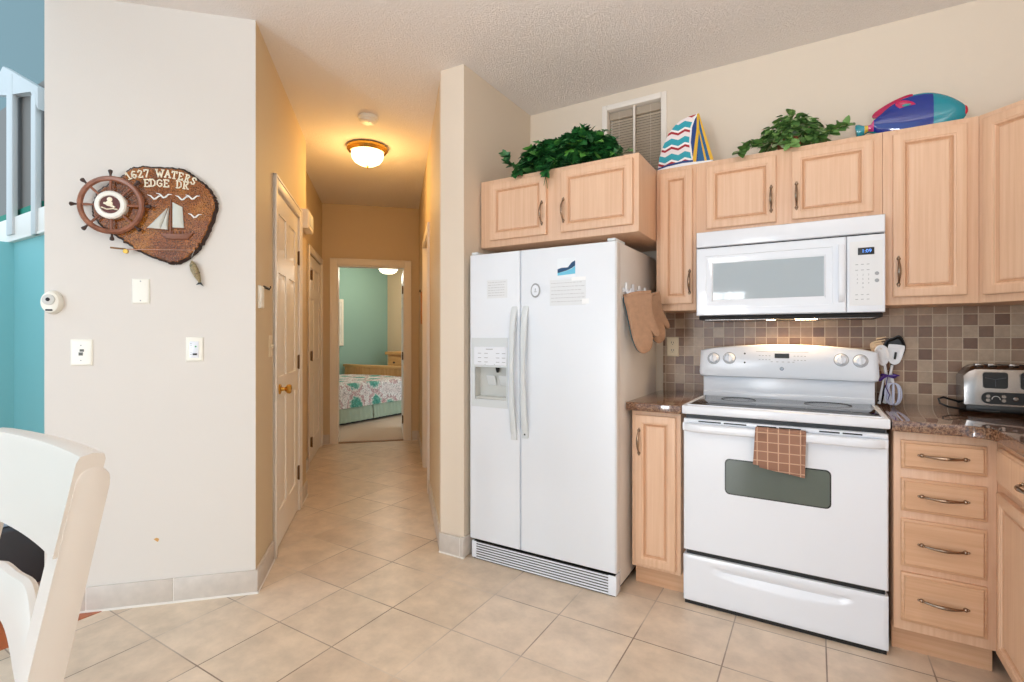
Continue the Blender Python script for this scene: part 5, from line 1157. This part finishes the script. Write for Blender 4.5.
# its power cord
bm = B(); tube(bm, [(0.60, 3.00, 0.93), (0.575, 2.98, 0.935), (0.53, 2.955, 0.950), (0.495, 2.94, 0.962), (0.478, 2.935, 0.955), (0.482, 2.93, 0.935), (0.51, 2.925, 0.922), (0.55, 2.89, 0.9195), (0.60, 2.85, 0.9195), (0.66, 2.84, 0.9195)], 0.0045, 8); part('power_cord', bm, M_black, ta, None, 'black looped power cord')

# ================================================================== decorations on top of the cabinets
def leaf_mat(name, a, b, c):
    m = bpy.data.materials.new(name); m.use_nodes = True; N, L, P = nodes(m)
    g = N.new('ShaderNodeNewGeometry'); r = ramp(N, [(0.0, a), (0.55, b), (0.88, b), (1.0, c)]); L.new(g.outputs['Random Per Island'], r.inputs[0]); L.new(r.outputs[0], P.inputs['Base Color']); P.inputs['Roughness'].default_value = 0.38
    return m
LEAF = [(0, -0.06), (0.22, -0.16), (0.46, 0.02), (0.30, 0.20), (0.56, 0.42), (0.28, 0.50), (0.20, 0.74), (0, 1.0)]
LEAF2 = [(0, 0.0), (0.20, 0.04), (0.36, 0.24), (0.36, 0.52), (0.20, 0.82), (0, 1.0)]
def leaf(bm, p, d, nrm, s, shape):
    d = Vector(d).normalized(); nrm = Vector(nrm); nrm = (nrm - d * nrm.dot(d)).normalized(); w = d.cross(nrm)
    mid = [bm.verts.new(Vector(p) + d * (v * s) - nrm * (0.10 * s * v * v)) for _, v in (shape[0], shape[-1])]
    for sg in (1, -1):
        vs = [bm.verts.new(Vector(p) + d * (v * s) + w * (sg * u * s) + nrm * (0.22 * abs(u) * s - 0.10 * s * v * v)) for u, v in shape[1:-1]]
        f = bm.faces.new([mid[0]] + vs + [mid[1]])
rnd = random.Random(11)
def vine_plant(name, label, cat, pot_c, pot_r, pot_h, leaves, mm, stems, stem_m, pot_m, shape):
    t = thing(name, label, cat, (pot_c[0], pot_c[1], pot_c[2]), 0, 'trailing plants on the cabinet tops')
    bm = B(); lathe(bm, [(0, 0.0), (pot_r * 0.78, 0.0), (pot_r * 0.98, pot_h * 0.9), (pot_r * 1.05, pot_h * 0.92), (pot_r * 1.05, pot_h), (pot_r * 0.9, pot_h), (0, pot_h * 0.9)], Matrix.Translation(pot_c), 20); part('pot', bm, pot_m, t)
    bm = B()
    for s in stems: tube(bm, s, [0.0025 - 0.0015 * i / len(s) for i in range(len(s))], 5)
    part('stems', bm, stem_m, t)
    bm = B()
    for p, d, n, s in leaves: leaf(bm, p, d, n, s, shape)
    part('foliage', bm, mm, t)
# --- ivy on the refrigerator cabinet
zt = 2.137
lv = []; st = []
def add_mound(cx, cy, cz, rx, ry, rz_, n, smin, smax, zmin):
    k = 0
    while k < n:
        a = rnd.uniform(0, 2 * PI); e = math.asin(rnd.uniform(-0.15, 1)); q = rnd.uniform(0.72, 1.03)
        v = Vector((math.cos(a) * math.cos(e), math.sin(a) * math.cos(e), math.sin(e)))
        p = Vector((cx + v.x * rx * q, cy + v.y * ry * q, cz + v.z * rz_ * q))
        if p.z < zmin or p.z > cz + rz_ * 1.1: continue
        d = Vector((v.x + rnd.uniform(-.6, .6), v.y + rnd.uniform(-.6, .6), v.z * 0.3 - 0.5 + rnd.uniform(-.4, .5)))
        s = rnd.uniform(smin, smax)
        if p.z + min(0, d.normalized().z) * s < zmin - 0.01: d.z = abs(d.z) * 0.4
        n_ = v * 0.8 + Vector((rnd.uniform(-.4, .4), rnd.uniform(-.4, .4), rnd.uniform(0, .6)))
        lv.append((p, d, n_, s)); k += 1
add_mound(-1.11, 2.57, 2.17, 0.20, 0.13, 0.19, 620, 0.045, 0.078, zt + 0.012)
add_mound(-1.31, 2.53, 2.165, 0.14, 0.10, 0.165, 380, 0.045, 0.075, zt + 0.012)
add_mound(-1.00, 2.60, 2.165, 0.10, 0.10, 0.165, 240, 0.042, 0.07, zt + 0.012)
def trail(P, n, smin, smax):
    st.append(P); P = [Vector(p) for p in P]
    for i in range(n):
        t_ = (i + rnd.random()) / n * (len(P) - 1); k = min(int(t_), len(P) - 2); p = P[k].lerp(P[k + 1], t_ - k)
        d = (P[k + 1] - P[k]).normalized() * 0.4 + Vector((rnd.uniform(-1, 1), rnd.uniform(-1, .2), rnd.uniform(-.5, .6)))
        lv.append((p + Vector((0, -0.004, 0.004)), d, Vector((rnd.uniform(-.3, .3), -0.7, 0.7)), rnd.uniform(smin, smax)))
trail([(-1.35, 2.52, 2.22), (-1.45, 2.46, 2.19), (-1.47, 2.41, 2.20), (-1.488, 2.40, 2.262)], 14, 0.035, 0.055)
trail([(-1.35, 2.50, 2.19), (-1.41, 2.43, 2.17), (-1.43, 2.392, 2.12)], 14, 0.035, 0.055)
trail([(-1.26, 2.48, 2.20), (-1.25, 2.41, 2.17), (-1.24, 2.390, 2.13), (-1.235, 2.385, 2.09)], 12, 0.04, 0.06)
trail([(-1.20, 2.48, 2.20), (-1.21, 2.40, 2.16), (-1.22, 2.390, 2.12)], 9, 0.04, 0.06)
trail([(-0.95, 2.56, 2.19), (-0.87, 2.50, 2.172), (-0.80, 2.47, 2.165)], 10, 0.03, 0.05)
trail([(-1.18, 2.6, 2.30), (-1.14, 2.58, 2.37), (-1.09, 2.57, 2.385)], 5, 0.03, 0.045)
trail([(-1.02, 2.6, 2.30), (-0.97, 2.58, 2.345), (-0.93, 2.57, 2.325)], 5, 0.03, 0.045)
st.append([(-1.235, 2.41, 2.15), (-1.232, 2.385, 2.10), (-1.22, 2.382, 2.05), (-1.215, 2.381, 2.02)]); st.append([(-1.228, 2.41, 2.15), (-1.225, 2.384, 2.10), (-1.238, 2.382, 2.04)])
vine_plant('ivy_plant', 'dense dark green ivy spilling over the cabinet above the refrigerator', 'plant', (-1.13, 2.63, zt), 0.075, 0.10, lv, leaf_mat('ivy_leaf', (28, 66, 38), (48, 112, 56), (120, 190, 84)), st, mat('ivy_stem', (86, 110, 66), 0.6), mat('wicker_pot', (150, 104, 66), 0.8, bump=0.6, bscale=120), LEAF)
# --- smaller trailing plant
lv = []; st = []
add_mound(-0.10, 2.84, 2.19, 0.125, 0.075, 0.145, 320, 0.036, 0.055, zt + 0.014)
trail([(-0.14, 2.82, 2.23), (-0.22, 2.78, 2.205), (-0.29, 2.74, 2.17), (-0.325, 2.715, 2.14)], 26, 0.040, 0.058)
trail([(-0.15, 2.80, 2.20), (-0.22, 2.75, 2.18), (-0.27, 2.72, 2.16)], 14, 0.04, 0.055)
trail([(-0.08, 2.80, 2.19), (-0.10, 2.74, 2.17), (-0.10, 2.715, 2.13)], 12, 0.038, 0.055)
trail([(-0.02, 2.82, 2.21), (0.03, 2.78, 2.185), (0.09, 2.77, 2.19), (0.13, 2.77, 2.20)], 26, 0.038, 0.055)
trail([(0.0, 2.80, 2.19), (0.04, 2.75, 2.17), (0.07, 2.74, 2.17)], 14, 0.038, 0.055)
vine_plant('trailing_plant', 'small leafy trailing plant in a terracotta pot on the cabinet above the microwave', 'plant', (-0.11, 2.85, zt - 0.002), 0.055, 0.075, lv, leaf_mat('pothos_leaf', (74, 112, 54), (120, 160, 90), (216, 226, 184)), st, mat('vine_stem', (96, 104, 60), 0.6), mat('terracotta', (170, 106, 74), 0.8), LEAF2)
# --- sailboat decoration
sb = thing('sailboat_decoration', 'painted sailboat cutout with teal and red wavy striped sail', 'decoration', (-0.61, 2.86, zt - 0.002))
SF = K(2.860)
M_stripe = bpy.data.materials.new('wavy_stripes'); M_stripe.use_nodes = True
def _str():
    N, L, P = nodes(M_stripe); tc = N.new('ShaderNodeTexCoord'); sp = N.new('ShaderNodeSeparateXYZ'); L.new(tc.outputs['Object'], sp.inputs[0])
    pp = N.new('ShaderNodeMath'); pp.operation = 'PINGPONG'; pp.inputs[1].default_value = 0.036; L.new(sp.outputs[0], pp.inputs[0])
    m1 = N.new('ShaderNodeMath'); m1.operation = 'MULTIPLY'; m1.inputs[1].default_value = 0.42; L.new(pp.outputs[0], m1.inputs[0])
    a1 = N.new('ShaderNodeMath'); a1.operation = 'ADD'; L.new(sp.outputs[2], a1.inputs[0]); L.new(m1.outputs[0], a1.inputs[1])
    md_ = N.new('ShaderNodeMath'); md_.operation = 'MODULO'; md_.inputs[1].default_value = 0.083; L.new(a1.outputs[0], md_.inputs[0])
    dv = N.new('ShaderNodeMath'); dv.operation = 'DIVIDE'; dv.inputs[1].default_value = 0.083; L.new(md_.outputs[0], dv.inputs[0])
    r = ramp(N, [(0.0, (40, 162, 180)), (0.40, (240, 228, 228)), (0.70, (168, 26, 40)), (0.86, (246, 242, 242))]); r.color_ramp.interpolation = 'CONSTANT'
    L.new(dv.outputs[0], r.inputs[0]); L.new(r.outputs[0], P.inputs['Base Color']); P.inputs['Roughness'].default_value = 0.35
_str()
Mw = mat('gloss_white_paint', (244, 244, 246), 0.3); Mnavy = mat('navy_paint', (18, 62, 128), 0.3); Mblue = mat('blue_paint', (26, 96, 150), 0.3); Myel = mat('yellow_paint', (226, 178, 48), 0.3)
main = [(-0.758, 2.172), (-0.750, 2.236), (-0.728, 2.300), (-0.700, 2.362), (-0.665, 2.402), (-0.634, 2.424), (-0.590, 2.436), (-0.546, 2.441), (-0.562, 2.42), (-0.578, 2.375), (-0.585, 2.294), (-0.576, 2.22), (-0.566, 2.186)]
bm = B(); prism(bm, [(x + (-0.62 - x) * 0.0, z) for x, z in main], 'z', 0.0, 0.012); part('main_sail', bm, M_stripe, sb, SF)
edge_ = [(-0.546, 2.441), (-0.562, 2.42), (-0.578, 2.375), (-0.585, 2.294), (-0.576, 2.22), (-0.566, 2.186)]
bm = B(); tube(bm, [(x, z, 0.008) for x, z in edge_], 0.006, 6); part('sail_edging', bm, Mw, sb, SF, 'white edge between the sails')
bm = B(); prism(bm, [(-0.546, 2.440), (-0.578, 2.375), (-0.583, 2.294), (-0.574, 2.22), (-0.562, 2.180), (-0.545, 2.180), (-0.538, 2.36)], 'z', 0.001, 0.010); part('inner_sail', bm, Mnavy, sb, SF, 'navy inner sail')
bm = B(); prism(bm, [(-0.543, 2.440), (-0.538, 2.36), (-0.552, 2.178), (-0.470, 2.178), (-0.50, 2.30)], 'z', 0.001, 0.009); part('jib', bm, Mblue, sb, SF, 'blue jib')
bm = B()
for P in ([(-0.547, 2.441), (-0.539, 2.441), (-0.535, 2.36), (-0.552, 2.178), (-0.572, 2.178), (-0.549, 2.36)], [(-0.541, 2.441), (-0.536, 2.441), (-0.505, 2.33), (-0.462, 2.178), (-0.479, 2.178), (-0.517, 2.33)], [(-0.539, 2.356), (-0.535, 2.356), (-0.514, 2.26), (-0.496, 2.178), (-0.507, 2.178), (-0.522, 2.26)]): prism(bm, P, 'z', 0.008, 0.0135)
part('yellow_bands', bm, Myel, sb, SF, 'yellow bands on the jib')
bm = B(); prism(bm, [(-0.760, 2.150), (-0.757, 2.180), (-0.70, 2.192), (-0.62, 2.198), (-0.567, 2.195), (-0.567, 2.150)], 'z', 0.010, 0.016, bev=0.001); part('wave_band', bm, Mnavy, sb, SF, 'navy wave along the foot of the sail')
bm = B(); prism(bm, [(-0.765, 2.136), (-0.762, 2.170), (-0.70, 2.180), (-0.62, 2.185), (-0.545, 2.180), (-0.466, 2.176), (-0.474, 2.136)], 'z', -0.01, 0.020, bev=0.002); part('hull', bm, Mw, sb, SF, 'white hull')
# --- fish platter
fp = thing('fish_platter', 'glossy blue, teal and red fish-shaped platter leaning on the cabinet right of the microwave', 'platter', (0.37, 2.88, zt - 0.002))
FF = K(2.880)
def fishmat():
    m = bpy.data.materials.new('fish_glaze'); m.use_nodes = True; N, L, P = nodes(m); tc = N.new('ShaderNodeTexCoord'); sp = N.new('ShaderNodeSeparateXYZ'); L.new(tc.outputs['Object'], sp.inputs[0])
    a = N.new('ShaderNodeMath'); a.operation = 'ADD'; a.inputs[1].default_value = 0.25; L.new(sp.outputs[0], a.inputs[0])
    d = N.new('ShaderNodeMath'); d.operation = 'DIVIDE'; d.inputs[1].default_value = 0.5; L.new(a.outputs[0], d.inputs[0])
    r = ramp(N, [(0.0, (36, 150, 168)), (0.155, (226, 190, 60)), (0.182, (196, 60, 130)), (0.225, (16, 50, 140)), (0.655, (20, 140, 158))]); r.color_ramp.interpolation = 'CONSTANT'
    L.new(d.outputs[0], r.inputs[0]); L.new(r.outputs[0], P.inputs['Base Color']); P.inputs['Roughness'].default_value = 0.08; P.inputs['Coat Weight'].default_value = 0.5
    return m
FO = [(0.162, 2.228), (0.170, 2.175), (0.190, 2.176), (0.213, 2.190), (0.232, 2.182), (0.27, 2.158), (0.33, 2.142), (0.40, 2.137), (0.47, 2.144), (0.53, 2.160), (0.560, 2.192), (0.563, 2.226), (0.540, 2.258), (0.50, 2.292), (0.45, 2.318), (0.40, 2.326), (0.345, 2.320), (0.29, 2.292), (0.25, 2.255), (0.222, 2.225), (0.196, 2.224), (0.176, 2.234)]
FO = refine(FO, 3)
def fsc(k, o):
    out = []
    for x, z in FO:
        c = Vector((max(0.30, min(0.50, x)) if x > 0.26 else x, 2.232 if x > 0.23 else 2.205)); out.append((c.x + (x - c.x) * k, c.y + (z - c.y) * k, o))
    return out
bm = B(); rings(bm, [fsc(0.97, -0.004), fsc(1.0, 0.0), fsc(1.0, 0.004), fsc(0.95, 0.010), fsc(0.90, 0.014), fsc(0.80, 0.020), fsc(0.5, 0.028), fsc(0.2, 0.030)], mis=[1, 1, 1, 1, 0, 0, 0]); part('body', bm, [fishmat(), mat('teal_rim_glaze', (20, 140, 158), 0.08)], fp, FF)
bm = B(); fin = refine([(0.232, 2.252), (0.262, 2.250), (0.305, 2.262), (0.345, 2.284), (0.378, 2.318), (0.365, 2.328), (0.31, 2.313), (0.262, 2.290), (0.232, 2.268)], 3); prism(bm, fin, 'z', 0.0, 0.013, bev=0.001); part('top_fin', bm, mat('crimson_glaze', (176, 22, 76), 0.1), fp, FF, 'crimson top fin')
bm = B(); O = [(0.352 + 0.042 * math.cos(a) * math.cos(-0.45) - 0.02 * math.sin(a) * math.sin(-0.45), 2.276 + 0.042 * math.cos(a) * math.sin(-0.45) + 0.02 * math.sin(a) * math.cos(-0.45)) for a in [2 * PI * k / 24 for k in range(24)]]; prism(bm, O, 'z', 0.010, 0.0285, bev=0.0015); sf_ = part('side_fin', bm, mat('crimson_glaze', (190, 24, 84), 0.1), fp, FF, 'crimson side fin')
bm = B(); ball(bm, (0.353, 2.276, 0.029), 0.012, 0, (1.4, .5, .3)); part('fin_spot', bm, mat('teal_glaze', (60, 150, 150), 0.1), sf_, FF, 'teal spot on the side fin')
bm = B(); ball(bm, (0.480, 2.266, 0.022), 0.008, 0, (1, 1, .6)); part('eye', bm, mat('purple_glaze', (120, 40, 100), 0.1), fp, FF, 'purple eye')
bm = B(); ball(bm, (0.556, 2.215, 0.007), 0.018, 0, (.6, 1.2, .5)); part('mouth', bm, mat('red_glaze', (196, 34, 58), 0.1), fp, FF, 'red mouth')
